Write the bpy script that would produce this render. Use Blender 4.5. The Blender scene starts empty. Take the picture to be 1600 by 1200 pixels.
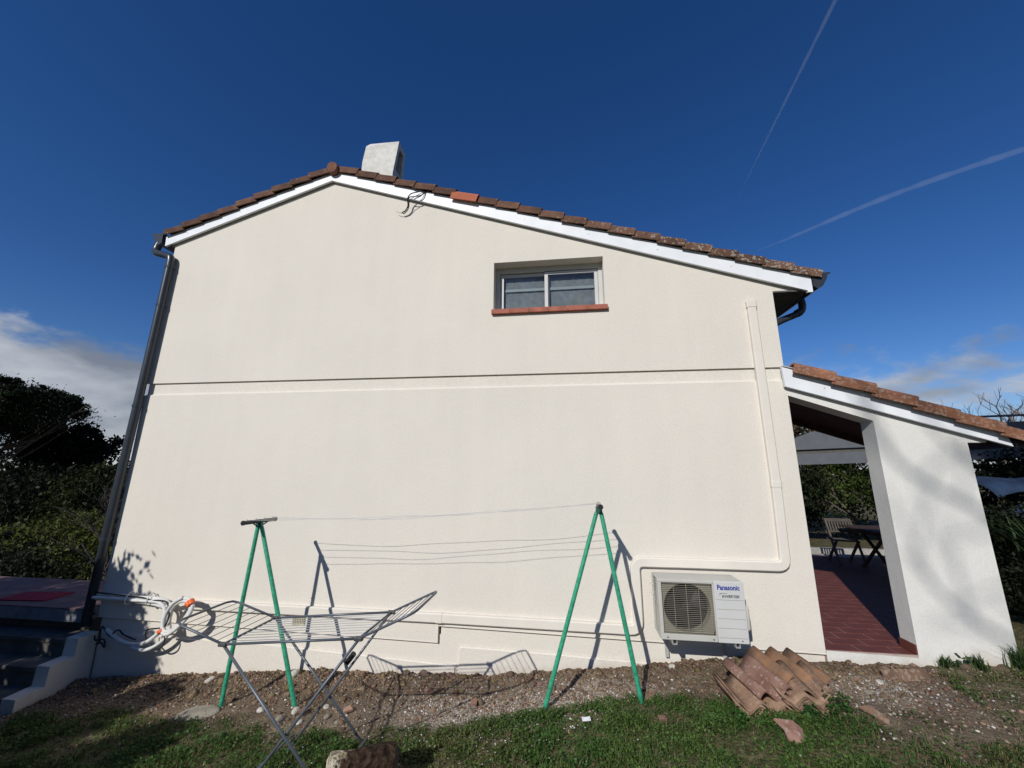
import bpy, bmesh, math, random
import numpy as np
from mathutils import Vector, Matrix
R = math.radians
rng = np.random.default_rng(7)
random.seed(7)
scene = bpy.context.scene
C = scene.collection

# ------------------------------------------------------------------ camera
cam_d = bpy.data.cameras.new('camera'); cam = bpy.data.objects.new('camera', cam_d); C.objects.link(cam)
cam_d.sensor_width = 36.0; cam_d.lens = 618.22/1600*36.0
cam_d.clip_start = 0.05; cam_d.clip_end = 120000
PITCH, YAW, ROLL = R(12.486), R(7.495), R(0.301)
fwd = Vector((-math.sin(YAW)*math.cos(PITCH), math.cos(YAW)*math.cos(PITCH), math.sin(PITCH)))
rgt = Vector((math.cos(YAW), math.sin(YAW), 0)); upv = rgt.cross(fwd)
r2 = rgt*math.cos(ROLL)+upv*math.sin(ROLL); u2 = -rgt*math.sin(ROLL)+upv*math.cos(ROLL)
cam.matrix_world = Matrix(((r2.x,u2.x,-fwd.x,0),(r2.y,u2.y,-fwd.y,-4.8),(r2.z,u2.z,-fwd.z,2.1),(0,0,0,1)))
scene.camera = cam
scene.render.resolution_x, scene.render.resolution_y = 1024, 768

# ------------------------------------------------------------------ sun, sky, exposure
SUN_AZ, SUN_EL = R(22), R(31.5)          # light travels towards +Y and a little +X
sdir = Vector((math.sin(SUN_AZ)*math.cos(SUN_EL), math.cos(SUN_AZ)*math.cos(SUN_EL), -math.sin(SUN_EL)))
sun_d = bpy.data.lights.new('sun', 'SUN'); sun = bpy.data.objects.new('sun', sun_d); C.objects.link(sun)
sun_d.energy = 3.75; sun_d.angle = R(0.53); sun_d.color = (1.0, 0.975, 0.925)
sun.rotation_euler = sdir.to_track_quat('-Z', 'Y').to_euler(); sun.location = (-8, -20, 15)

world = bpy.data.worlds.new('World'); scene.world = world; world.use_nodes = True
def build_world():
    nt = world.node_tree; nt.nodes.clear(); N = nt.nodes.new; L = nt.links.new
    out = N('ShaderNodeOutputWorld'); bg = N('ShaderNodeBackground'); bg.inputs['Strength'].default_value = 0.078
    sky = N('ShaderNodeTexSky'); sky.sky_type = 'NISHITA'; sky.sun_disc = False
    sky.sun_elevation = SUN_EL
    back = -sdir
    sky.sun_rotation = math.atan2(back.x, back.y)
    sky.altitude = 1200; sky.air_density = 0.95; sky.dust_density = 0.25; sky.ozone_density = 3.2
    hs = N('ShaderNodeHueSaturation'); hs.inputs['Hue'].default_value = 0.511; hs.inputs['Saturation'].default_value = 1.27; hs.inputs['Value'].default_value = 1.16; L(sky.outputs[0], hs.inputs['Color'])
    tc = N('ShaderNodeTexCoord')
    sep = N('ShaderNodeSeparateXYZ'); L(tc.outputs['Generated'], sep.inputs[0])
    # low band of cumulus around the horizon and thin veils above it
    mp = N('ShaderNodeMapping'); mp.inputs['Scale'].default_value = (1.0, 1.0, 2.3); mp.inputs['Location'].default_value = (4.64, -5.46, 2.52)
    L(tc.outputs['Generated'], mp.inputs[0])
    n1 = N('ShaderNodeTexNoise'); n1.inputs['Scale'].default_value = 2.9; n1.inputs['Detail'].default_value = 9; n1.inputs['Roughness'].default_value = 0.60
    n1.inputs['Distortion'].default_value = 0.25
    L(mp.outputs[0], n1.inputs['Vector'])
    el = N('ShaderNodeMapRange'); el.inputs['From Min'].default_value = 0.0; el.inputs['From Max'].default_value = 0.5
    el.inputs['To Min'].default_value = 0.68; el.inputs['To Max'].default_value = 1.30
    L(sep.outputs['Z'], el.inputs['Value'])
    n0 = N('ShaderNodeTexNoise'); n0.inputs['Scale'].default_value = 0.85; n0.inputs['Detail'].default_value = 1; L(mp.outputs[0], n0.inputs['Vector'])
    big = N('ShaderNodeMath'); big.operation = 'MULTIPLY_ADD'; big.inputs[1].default_value = 0.75; L(n0.outputs['Fac'], big.inputs[0]); L(n1.outputs['Fac'], big.inputs[2])
    sub = N('ShaderNodeMath'); sub.operation = 'SUBTRACT'; L(big.outputs[0], sub.inputs[0]); L(el.outputs[0], sub.inputs[1])
    cm = N('ShaderNodeMapRange'); cm.interpolation_type = 'SMOOTHSTEP'
    cm.inputs['From Min'].default_value = -0.03; cm.inputs['From Max'].default_value = 0.11; cm.inputs['To Max'].default_value = 0.88
    L(sub.outputs[0], cm.inputs['Value'])
    # cloud brightness variation
    n2 = N('ShaderNodeTexNoise'); n2.inputs['Scale'].default_value = 6.5; n2.inputs['Detail'].default_value = 7
    L(mp.outputs[0], n2.inputs['Vector'])
    cr = N('ShaderNodeValToRGB'); cr.color_ramp.elements[0].position = 0.36; cr.color_ramp.elements[0].color = (2.6, 2.9, 3.4, 1)
    cr.color_ramp.elements[1].position = 0.68; cr.color_ramp.elements[1].color = (6.9, 7.2, 7.7, 1)
    L(n2.outputs['Fac'], cr.inputs['Fac'])
    mix = N('ShaderNodeMix'); mix.data_type = 'RGBA'
    L(cm.outputs[0], mix.inputs['Factor']); L(hs.outputs[0], mix.inputs['A']); L(cr.outputs[0], mix.inputs['B'])
    L(mix.outputs['Result'], bg.inputs['Color']); L(bg.outputs[0], out.inputs['Surface'])
build_world()

scene.view_settings.view_transform = 'Standard'; scene.view_settings.look = 'None'
scene.view_settings.exposure = 0.0; scene.view_settings.gamma = 1.0
scene.view_settings.use_curve_mapping = False

# ------------------------------------------------------------------ materials
MATS = {}
def new_mat(name):
    m = bpy.data.materials.new(name); m.use_nodes = True; nt = m.node_tree; nt.nodes.clear()
    out = nt.nodes.new('ShaderNodeOutputMaterial'); b = nt.nodes.new('ShaderNodeBsdfPrincipled')
    nt.links.new(b.outputs[0], out.inputs['Surface']); MATS[name] = m
    return m, nt, b, out
def plain(name, col, rough=0.6, metal=0.0, var=0.12, scale=8.0, bump=0.0, bscale=60.0, spec=0.4, col2=None, detail=5.0):
    """base colour with mottling, and fine relief"""
    m, nt, b, out = new_mat(name); N = nt.nodes.new; L = nt.links.new
    tc = N('ShaderNodeTexCoord'); no = N('ShaderNodeTexNoise'); no.inputs['Scale'].default_value = scale; no.inputs['Detail'].default_value = detail
    L(tc.outputs['Object'], no.inputs['Vector'])
    cr = N('ShaderNodeValToRGB'); e = cr.color_ramp.elements
    c2 = col2 if col2 else tuple(min(1, c*(1+var)) for c in col)
    e[0].position = 0.32; e[0].color = (*(c*(1-var) for c in col), 1); e[1].position = 0.68; e[1].color = (*c2, 1)
    L(no.outputs['Fac'], cr.inputs['Fac']); L(cr.outputs[0], b.inputs['Base Color'])
    b.inputs['Roughness'].default_value = rough; b.inputs['Metallic'].default_value = metal
    b.inputs['Specular IOR Level'].default_value = spec
    if bump:
        nb = N('ShaderNodeTexNoise'); nb.inputs['Scale'].default_value = bscale; nb.inputs['Detail'].default_value = 6
        L(tc.outputs['Object'], nb.inputs['Vector'])
        bp = N('ShaderNodeBump'); bp.inputs['Strength'].default_value = bump; bp.inputs['Distance'].default_value = 0.01
        L(nb.outputs['Fac'], bp.inputs['Height']); L(bp.outputs[0], b.inputs['Normal'])
    return m
def tiles_mat(name, dark, mid, lichen=0.5, lich_col=(0.42, 0.40, 0.34)):
    m, nt, b, out = new_mat(name); N = nt.nodes.new; L = nt.links.new
    tc = N('ShaderNodeTexCoord'); geo = N('ShaderNodeNewGeometry'); oi = N('ShaderNodeObjectInfo')
    no = N('ShaderNodeTexNoise'); no.inputs['Scale'].default_value = 7; no.inputs['Detail'].default_value = 8
    L(geo.outputs['Position'], no.inputs['Vector'])
    cr = N('ShaderNodeValToRGB'); e = cr.color_ramp.elements
    e[0].position = 0.3; e[0].color = (*dark, 1); e[1].position = 0.7; e[1].color = (*mid, 1)
    L(no.outputs['Fac'], cr.inputs['Fac'])
    hv = N('ShaderNodeHueSaturation'); mr = N('ShaderNodeMapRange'); mr.inputs['To Min'].default_value = 0.72; mr.inputs['To Max'].default_value = 1.3
    L(oi.outputs['Random'], mr.inputs['Value']); L(mr.outputs[0], hv.inputs['Value']); L(cr.outputs[0], hv.inputs['Color'])
    n2 = N('ShaderNodeTexNoise'); n2.inputs['Scale'].default_value = 34; n2.inputs['Detail'].default_value = 4
    L(geo.outputs['Position'], n2.inputs['Vector'])
    n3 = N('ShaderNodeTexNoise'); n3.inputs['Scale'].default_value = 1.2; L(geo.outputs['Position'], n3.inputs['Vector'])
    sx = N('ShaderNodeSeparateXYZ'); L(geo.outputs['Position'], sx.inputs[0])
    mx = N('ShaderNodeMapRange'); mx.inputs['From Min'].default_value = -1.0; mx.inputs['From Max'].default_value = 2.5; mx.inputs['To Min'].default_value = 0.0; mx.inputs['To Max'].default_value = 0.13
    L(sx.outputs['X'], mx.inputs['Value'])
    ad = N('ShaderNodeMath'); ad.operation = 'ADD'; L(n2.outputs['Fac'], ad.inputs[0]); L(mx.outputs[0], ad.inputs[1])
    th = N('ShaderNodeMapRange'); th.inputs['From Min'].default_value = 0.66; th.inputs['From Max'].default_value = 0.72; th.inputs['To Max'].default_value = lichen
    L(ad.outputs[0], th.inputs['Value'])
    mix = N('ShaderNodeMix'); mix.data_type = 'RGBA'; L(th.outputs[0], mix.inputs['Factor']); L(hv.outputs[0], mix.inputs['A']); mix.inputs['B'].default_value = (*lich_col, 1)
    L(mix.outputs['Result'], b.inputs['Base Color']); b.inputs['Roughness'].default_value = 0.85; b.inputs['Specular IOR Level'].default_value = 0.2
    bp = N('ShaderNodeBump'); bp.inputs['Strength'].default_value = 0.5; bp.inputs['Distance'].default_value = 0.01
    L(n2.outputs['Fac'], bp.inputs['Height']); L(bp.outputs[0], b.inputs['Normal'])
    return m
def plaster_mat(name, col):
    m, nt, b, out = new_mat(name); N = nt.nodes.new; L = nt.links.new
    geo = N('ShaderNodeNewGeometry')
    big = N('ShaderNodeTexNoise'); big.inputs['Scale'].default_value = 0.9; big.inputs['Detail'].default_value = 6; L(geo.outputs['Position'], big.inputs['Vector'])
    cr = N('ShaderNodeValToRGB'); e = cr.color_ramp.elements
    e[0].position = 0.3; e[0].color = (*(c*0.965 for c in col), 1); e[1].position = 0.7; e[1].color = (*(min(1, c*1.02) for c in col), 1)
    L(big.outputs['Fac'], cr.inputs['Fac'])
    gr = N('ShaderNodeTexNoise'); gr.inputs['Scale'].default_value = 60; gr.inputs['Detail'].default_value = 4; L(geo.outputs['Position'], gr.inputs['Vector'])
    st_m = N('ShaderNodeMapping'); st_m.inputs['Scale'].default_value = (3.2, 3.2, 0.35); L(geo.outputs['Position'], st_m.inputs[0])
    st_n = N('ShaderNodeTexNoise'); st_n.inputs['Scale'].default_value = 1.6; st_n.inputs['Detail'].default_value = 7; L(st_m.outputs[0], st_n.inputs['Vector'])
    av = N('ShaderNodeMath'); av.operation = 'MULTIPLY_ADD'; av.inputs[1].default_value = 0.22; L(st_n.outputs['Fac'], av.inputs[0]); L(gr.outputs['Fac'], av.inputs[2])
    am = N('ShaderNodeMapRange'); am.inputs['From Min'].default_value = 0.38; am.inputs['From Max'].default_value = 0.84; am.inputs['To Min'].default_value = 0.925; am.inputs['To Max'].default_value = 1.06; L(av.outputs[0], am.inputs['Value'])
    hv = N('ShaderNodeHueSaturation'); L(am.outputs[0], hv.inputs['Value']); L(cr.outputs[0], hv.inputs['Color'])
    # splash dirt just above the soil
    sx = N('ShaderNodeSeparateXYZ'); L(geo.outputs['Position'], sx.inputs[0])
    gz = N('ShaderNodeMath'); gz.operation = 'MULTIPLY_ADD'; gz.inputs[1].default_value = -0.085; L(sx.outputs['X'], gz.inputs[0]); L(sx.outputs['Z'], gz.inputs[2])
    nd = N('ShaderNodeTexNoise'); nd.inputs['Scale'].default_value = 5; nd.inputs['Detail'].default_value = 8; L(geo.outputs['Position'], nd.inputs['Vector'])
    nm = N('ShaderNodeMath'); nm.operation = 'MULTIPLY_ADD'; nm.inputs[1].default_value = -0.35; L(nd.outputs['Fac'], nm.inputs[0]); L(gz.outputs[0], nm.inputs[2])
    mr = N('ShaderNodeMapRange'); mr.inputs['From Min'].default_value = -0.05; mr.inputs['From Max'].default_value = -0.24; mr.inputs['To Min'].default_value = 0; mr.inputs['To Max'].default_value = 0.55
    L(nm.outputs[0], mr.inputs['Value'])
    mix = N('ShaderNodeMix'); mix.data_type = 'RGBA'; L(mr.outputs[0], mix.inputs['Factor']); L(hv.outputs[0], mix.inputs['A']); mix.inputs['B'].default_value = (0.42, 0.35, 0.27, 1)
    L(mix.outputs['Result'], b.inputs['Base Color']); b.inputs['Roughness'].default_value = 0.92; b.inputs['Specular IOR Level'].default_value = 0.15
    g1 = N('ShaderNodeTexNoise'); g1.inputs['Scale'].default_value = 95; g1.inputs['Detail'].default_value = 5; L(geo.outputs['Position'], g1.inputs['Vector'])
    g2 = N('ShaderNodeTexNoise'); g2.inputs['Scale'].default_value = 9; g2.inputs['Detail'].default_value = 3; L(geo.outputs['Position'], g2.inputs['Vector'])
    b1 = N('ShaderNodeBump'); b1.inputs['Strength'].default_value = 0.34; b1.inputs['Distance'].default_value = 0.006; L(g1.outputs['Fac'], b1.inputs['Height'])
    b2 = N('ShaderNodeBump'); b2.inputs['Strength'].default_value = 0.16; b2.inputs['Distance'].default_value = 0.02; L(g2.outputs['Fac'], b2.inputs['Height']); L(b1.outputs[0], b2.inputs['Normal'])
    L(b2.outputs[0], b.inputs['Normal'])
    return m
def leaf_mat(name, rough=0.55, trans=0.25):
    m, nt, b, out = new_mat(name); N = nt.nodes.new; L = nt.links.new
    at = N('ShaderNodeAttribute'); at.attribute_name = 'tint'
    L(at.outputs['Color'], b.inputs['Base Color']); b.inputs['Roughness'].default_value = rough; b.inputs['Specular IOR Level'].default_value = 0.12
    tr = N('ShaderNodeBsdfTranslucent'); L(at.outputs['Color'], tr.inputs['Color'])
    mx = N('ShaderNodeMixShader'); mx.inputs[0].default_value = trans
    L(b.outputs[0], mx.inputs[1]); L(tr.outputs[0], mx.inputs[2]); L(mx.outputs[0], out.inputs['Surface'])
    return m
def tint_mat(name, rough=0.9, bump=0.4, bscale=50):
    m, nt, b, out = new_mat(name); N = nt.nodes.new; L = nt.links.new
    at = N('ShaderNodeAttribute'); at.attribute_name = 'tint'; L(at.outputs['Color'], b.inputs['Base Color'])
    b.inputs['Roughness'].default_value = rough; b.inputs['Specular IOR Level'].default_value = 0.2
    geo = N('ShaderNodeNewGeometry'); nb = N('ShaderNodeTexNoise'); nb.inputs['Scale'].default_value = bscale; nb.inputs['Detail'].default_value = 5
    L(geo.outputs['Position'], nb.inputs['Vector']); bp = N('ShaderNodeBump'); bp.inputs['Strength'].default_value = bump; bp.inputs['Distance'].default_value = 0.02
    L(nb.outputs['Fac'], bp.inputs['Height']); L(bp.outputs[0], b.inputs['Normal'])
    return m
plaster_mat('plaster', (0.705, 0.656, 0.577))
plaster_mat('plaster_white', (0.70, 0.683, 0.632))
plain('trunking', (0.715, 0.666, 0.588), 0.75, var=0.02, bump=0.05, bscale=90)
plain('fascia', (0.78, 0.80, 0.82), 0.45, var=0.05, scale=5, bump=0.05, bscale=30)
plain('slab_grey', (0.20, 0.21, 0.225), 0.8, var=0.2, bump=0.2)
plain('anthracite', (0.032, 0.038, 0.048), 0.32, var=0.15, spec=0.5)
plain('soffit_dark', (0.10, 0.095, 0.085), 0.7, var=0.2)
plain('soffit_red', (0.085, 0.036, 0.028), 0.6, var=0.25)
tiles_mat('old_tile', (0.075, 0.042, 0.03), (0.17, 0.088, 0.058), 0.55)
tiles_mat('porch_tile', (0.15, 0.066, 0.040), (0.28, 0.125, 0.070), 0.25)
tiles_mat('ridge_tile', (0.15, 0.07, 0.045), (0.25, 0.12, 0.075), 0.3)
tiles_mat('new_tile', (0.42, 0.13, 0.07), (0.46, 0.15, 0.085), 0.0)
tiles_mat('loose_tile', (0.15, 0.092, 0.062), (0.30, 0.19, 0.125), 0.3, (0.44, 0.37, 0.30))
tiles_mat('loose_tile_red', (0.21, 0.105, 0.075), (0.35, 0.21, 0.16), 0.35, (0.50, 0.42, 0.38))
tiles_mat('loose_tile_mossy', (0.16, 0.10, 0.07), (0.40, 0.21, 0.11), 0.5, (0.17, 0.14, 0.11))
plain('chimney', (0.63, 0.615, 0.565), 0.95, var=0.10, scale=9, bump=0.7, bscale=34)
plain('flue_black', (0.02, 0.02, 0.02), 0.9)
plain('window_frame', (0.52, 0.515, 0.49), 0.4, var=0.03)
plain('gasket', (0.03, 0.03, 0.03), 0.7)
plain('sill_tile', (0.34, 0.105, 0.065), 0.7, var=0.2, scale=10, bump=0.2)
plain('curtain', (0.36, 0.355, 0.345), 0.9, var=0.15, scale=14)
plain('blind_bar', (0.55, 0.57, 0.55), 0.5, var=0.02)
plain('green_paint', (0.035, 0.30, 0.17), 0.42, var=0.28, scale=34, spec=0.5, bump=0.15, bscale=120)
plain('green_dark', (0.02, 0.10, 0.07), 0.5, var=0.2)
plain('dark_metal', (0.06, 0.062, 0.062), 0.45, var=0.3, scale=40)
plain('rack_grey', (0.105, 0.118, 0.138), 0.40, metal=0.2, var=0.12, spec=0.5)
plain('rack_wire', (0.22, 0.23, 0.25), 0.4, metal=0.3, var=0.1)
plain('black_plastic', (0.012, 0.012, 0.013), 0.45, var=0.1)
plain('line_wire', (0.55, 0.54, 0.51), 0.6, var=0.1)
plain('ac_body', (0.49, 0.48, 0.435), 0.42, var=0.05, scale=4, spec=0.45)
plain('ac_panel', (0.56, 0.56, 0.54), 0.38, var=0.03, scale=4, spec=0.45)
plain('ac_slat', (0.29, 0.265, 0.205), 0.5, var=0.12, scale=6)
plain('ac_cover', (0.60, 0.57, 0.50), 0.5, var=0.05)
plain('ac_dark', (0.018, 0.018, 0.02), 0.7)
plain('ac_fan', (0.022, 0.022, 0.024), 0.5)
plain('print_blue', (0.012, 0.03, 0.28), 0.5, var=0.0)
plain('print_grey', (0.08, 0.085, 0.10), 0.5, var=0.0)
plain('galvanised', (0.50, 0.50, 0.48), 0.5, metal=0.3, var=0.1)
plain('pipe_foam', (0.66, 0.655, 0.63), 0.65, var=0.06, scale=16, bump=0.2, bscale=40)
plain('orange_tape', (0.80, 0.13, 0.02), 0.45, var=0.08)
plain('cable_black', (0.016, 0.016, 0.018), 0.5, var=0.2)
plain('vent_plate', (0.55, 0.48, 0.30), 0.6, var=0.15, scale=30)
plain('vent_slot', (0.22, 0.18, 0.11), 0.7)
plain('floor_tile', (0.165, 0.052, 0.038), 0.55, var=0.28, scale=3.0, bump=0.1)
plain('grout', (0.40, 0.32, 0.28), 0.9)
plain('concrete', (0.11, 0.105, 0.095), 0.92, var=0.3, scale=4, bump=0.4, bscale=25)
plain('terrace_floor', (0.17, 0.105, 0.095), 0.8, var=0.25, scale=5, bump=0.2)
plain('red_mat', (0.28, 0.012, 0.03), 0.9, var=0.25, scale=25, bump=0.5, bscale=80)
plain('wood_grey', (0.085, 0.072, 0.06), 0.75, var=0.25, scale=9, bump=0.2)
plain('wood_brown', (0.05, 0.027, 0.018), 0.6, var=0.3, scale=9)
plain('grey_board', (0.115, 0.125, 0.137), 0.65, var=0.08, scale=6)
plain('sheet_roof', (0.07, 0.085, 0.11), 0.5, var=0.12)
plain('blue_tarp', (0.014, 0.032, 0.07), 0.85, var=0.3, scale=5, bump=0.3, bscale=12)
plain('kerb', (0.36, 0.35, 0.32), 0.9, var=0.2, bump=0.3)
plain('bark', (0.085, 0.062, 0.045), 0.95, var=0.45, scale=16, bump=1.0, bscale=26)
def log_bark():
    m, nt, b, out = new_mat('log_bark'); N = nt.nodes.new; L = nt.links.new
    geo = N('ShaderNodeNewGeometry'); sx = N('ShaderNodeSeparateXYZ'); L(geo.outputs['Position'], sx.inputs[0])
    n1 = N('ShaderNodeTexNoise'); n1.inputs['Scale'].default_value = 26; n1.inputs['Detail'].default_value = 9; L(geo.outputs['Position'], n1.inputs['Vector'])
    a = N('ShaderNodeMath'); a.operation = 'MULTIPLY_ADD'; a.inputs[1].default_value = 0.30; L(n1.outputs['Fac'], a.inputs[0]); L(sx.outputs['X'], a.inputs[2])
    mr = N('ShaderNodeMapRange'); mr.inputs['From Min'].default_value = -1.345; mr.inputs['From Max'].default_value = -1.375; L(a.outputs[0], mr.inputs['Value'])
    c1 = N('ShaderNodeValToRGB'); e = c1.color_ramp.elements; e[0].position = .35; e[0].color = (.016, .010, .007, 1); e[1].position = .68; e[1].color = (.075, .048, .031, 1); L(n1.outputs['Fac'], c1.inputs['Fac'])
    c2 = N('ShaderNodeValToRGB'); e = c2.color_ramp.elements; e[0].position = .38; e[0].color = (.22, .17, .10, 1); e[1].position = .55; e[1].color = (.56, .50, .38, 1); L(n1.outputs['Fac'], c2.inputs['Fac'])
    mx = N('ShaderNodeMix'); mx.data_type = 'RGBA'; L(mr.outputs[0], mx.inputs['Factor']); L(c1.outputs[0], mx.inputs['A']); L(c2.outputs[0], mx.inputs['B']); L(mx.outputs['Result'], b.inputs['Base Color'])
    b.inputs['Roughness'].default_value = .95; b.inputs['Specular IOR Level'].default_value = .1; bp = N('ShaderNodeBump'); bp.inputs['Strength'].default_value = 1.0; bp.inputs['Distance'].default_value = .05; L(n1.outputs['Fac'], bp.inputs['Height']); L(bp.outputs[0], b.inputs['Normal'])
log_bark()
plain('bark_grey', (0.12, 0.10, 0.085), 0.95, var=0.35, scale=10, bump=0.6, bscale=22)
plain('bark_pale', (0.05, 0.043, 0.036), 0.95, var=0.3, scale=10)
plain('cut_wood', (0.50, 0.43, 0.31), 0.9, var=0.35, scale=18, bump=0.9, bscale=30)
plain('stone_white', (0.52, 0.49, 0.43), 0.9, var=0.25, scale=20, bump=0.5)
plain('stone_slab', (0.27, 0.24, 0.19), 0.95, var=0.25, scale=10, bump=0.5)
plain('paper', (0.74, 0.76, 0.76), 0.7, var=0.03)
plain('fence_white', (0.6, 0.59, 0.56), 0.7, var=0.1)
leaf_mat('leaf'); leaf_mat('needle', 0.6, 0.12); leaf_mat('grass_leaf', 0.5, 0.3); tint_mat('soil_lump', 0.95, 0.6, 70); tint_mat('pebble', 0.85, 0.3, 80); leaf_mat('petal', 0.7, 0.3)
def glass_mat():
    m, nt, b, out = new_mat('pane_glass'); N = nt.nodes.new; L = nt.links.new
    tr = N('ShaderNodeBsdfTransparent'); tr.inputs['Color'].default_value = (0.80, 0.83, 0.84, 1)
    gl = N('ShaderNodeBsdfGlossy'); gl.inputs['Roughness'].default_value = 0.03
    tc = N('ShaderNodeTexCoord'); no = N('ShaderNodeTexNoise'); no.inputs['Scale'].default_value = 1.5; L(tc.outputs['Object'], no.inputs['Vector'])
    bp = N('ShaderNodeBump'); bp.inputs['Strength'].default_value = 0.06; bp.inputs['Distance'].default_value = 0.05; L(no.outputs['Fac'], bp.inputs['Height']); L(bp.outputs[0], gl.inputs['Normal'])
    mx = N('ShaderNodeMixShader'); mx.inputs[0].default_value = 0.055
    L(tr.outputs[0], mx.inputs[1]); L(gl.outputs[0], mx.inputs[2]); L(mx.outputs[0], out.inputs['Surface'])
glass_mat()
def ground_mat():
    m, nt, b, out = new_mat('soil'); N = nt.nodes.new; L = nt.links.new
    geo = N('ShaderNodeNewGeometry'); at = N('ShaderNodeAttribute'); at.attribute_name = 'cover'
    sp = N('ShaderNodeSeparateColor'); L(at.outputs['Color'], sp.inputs[0])
    n1 = N('ShaderNodeTexNoise'); n1.inputs['Scale'].default_value = 3.5; n1.inputs['Detail'].default_value = 10; n1.inputs['Roughness'].default_value = 0.65; L(geo.outputs['Position'], n1.inputs['Vector'])
    cr = N('ShaderNodeValToRGB'); e = cr.color_ramp.elements
    e[0].position = 0.33; e[0].color = (0.075, 0.054, 0.037, 1); e[1].position = 0.68; e[1].color = (0.235, 0.182, 0.128, 1)
    L(n1.outputs['Fac'], cr.inputs['Fac'])
    # pale crushed gravel
    v = N('ShaderNodeTexVoronoi'); v.inputs['Scale'].default_value = 75; L(geo.outputs['Position'], v.inputs['Vector'])
    cg = N('ShaderNodeValToRGB'); g = cg.color_ramp.elements; g[0].position = 0.1; g[0].color = (0.13, 0.095, 0.07, 1); g[1].position = 0.95; g[1].color = (0.50, 0.44, 0.37, 1)
    sv = N('ShaderNodeSeparateColor'); L(v.outputs['Color'], sv.inputs[0]); L(sv.outputs[0], cg.inputs['Fac'])
    m1 = N('ShaderNodeMix'); m1.data_type = 'RGBA'; L(sp.outputs[1], m1.inputs['Factor']); L(cr.outputs[0], m1.inputs['A']); L(cg.outputs[0], m1.inputs['B'])
    n2 = N('ShaderNodeTexNoise'); n2.inputs['Scale'].default_value = 22; n2.inputs['Detail'].default_value = 6; L(geo.outputs['Position'], n2.inputs['Vector'])
    cv = N('ShaderNodeValToRGB'); h = cv.color_ramp.elements; h[0].position = 0.35; h[0].color = (0.030, 0.040, 0.012, 1); h[1].position = 0.7; h[1].color = (0.17, 0.145, 0.075, 1)
    L(n2.outputs['Fac'], cv.inputs['Fac'])
    m2 = N('ShaderNodeMix'); m2.data_type = 'RGBA'; L(sp.outputs[0], m2.inputs['Factor']); L(m1.outputs['Result'], m2.inputs['A']); L(cv.outputs[0], m2.inputs['B'])
    L(m2.outputs['Result'], b.inputs['Base Color']); b.inputs['Roughness'].default_value = 0.97; b.inputs['Specular IOR Level'].default_value = 0.1
    n3 = N('ShaderNodeTexNoise'); n3.inputs['Scale'].default_value = 38; n3.inputs['Detail'].default_value = 8; L(geo.outputs['Position'], n3.inputs['Vector'])
    bp = N('ShaderNodeBump'); bp.inputs['Strength'].default_value = 0.9; bp.inputs['Distance'].default_value = 0.03; L(n3.outputs['Fac'], bp.inputs['Height']); L(bp.outputs[0], b.inputs['Normal'])
ground_mat()

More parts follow.
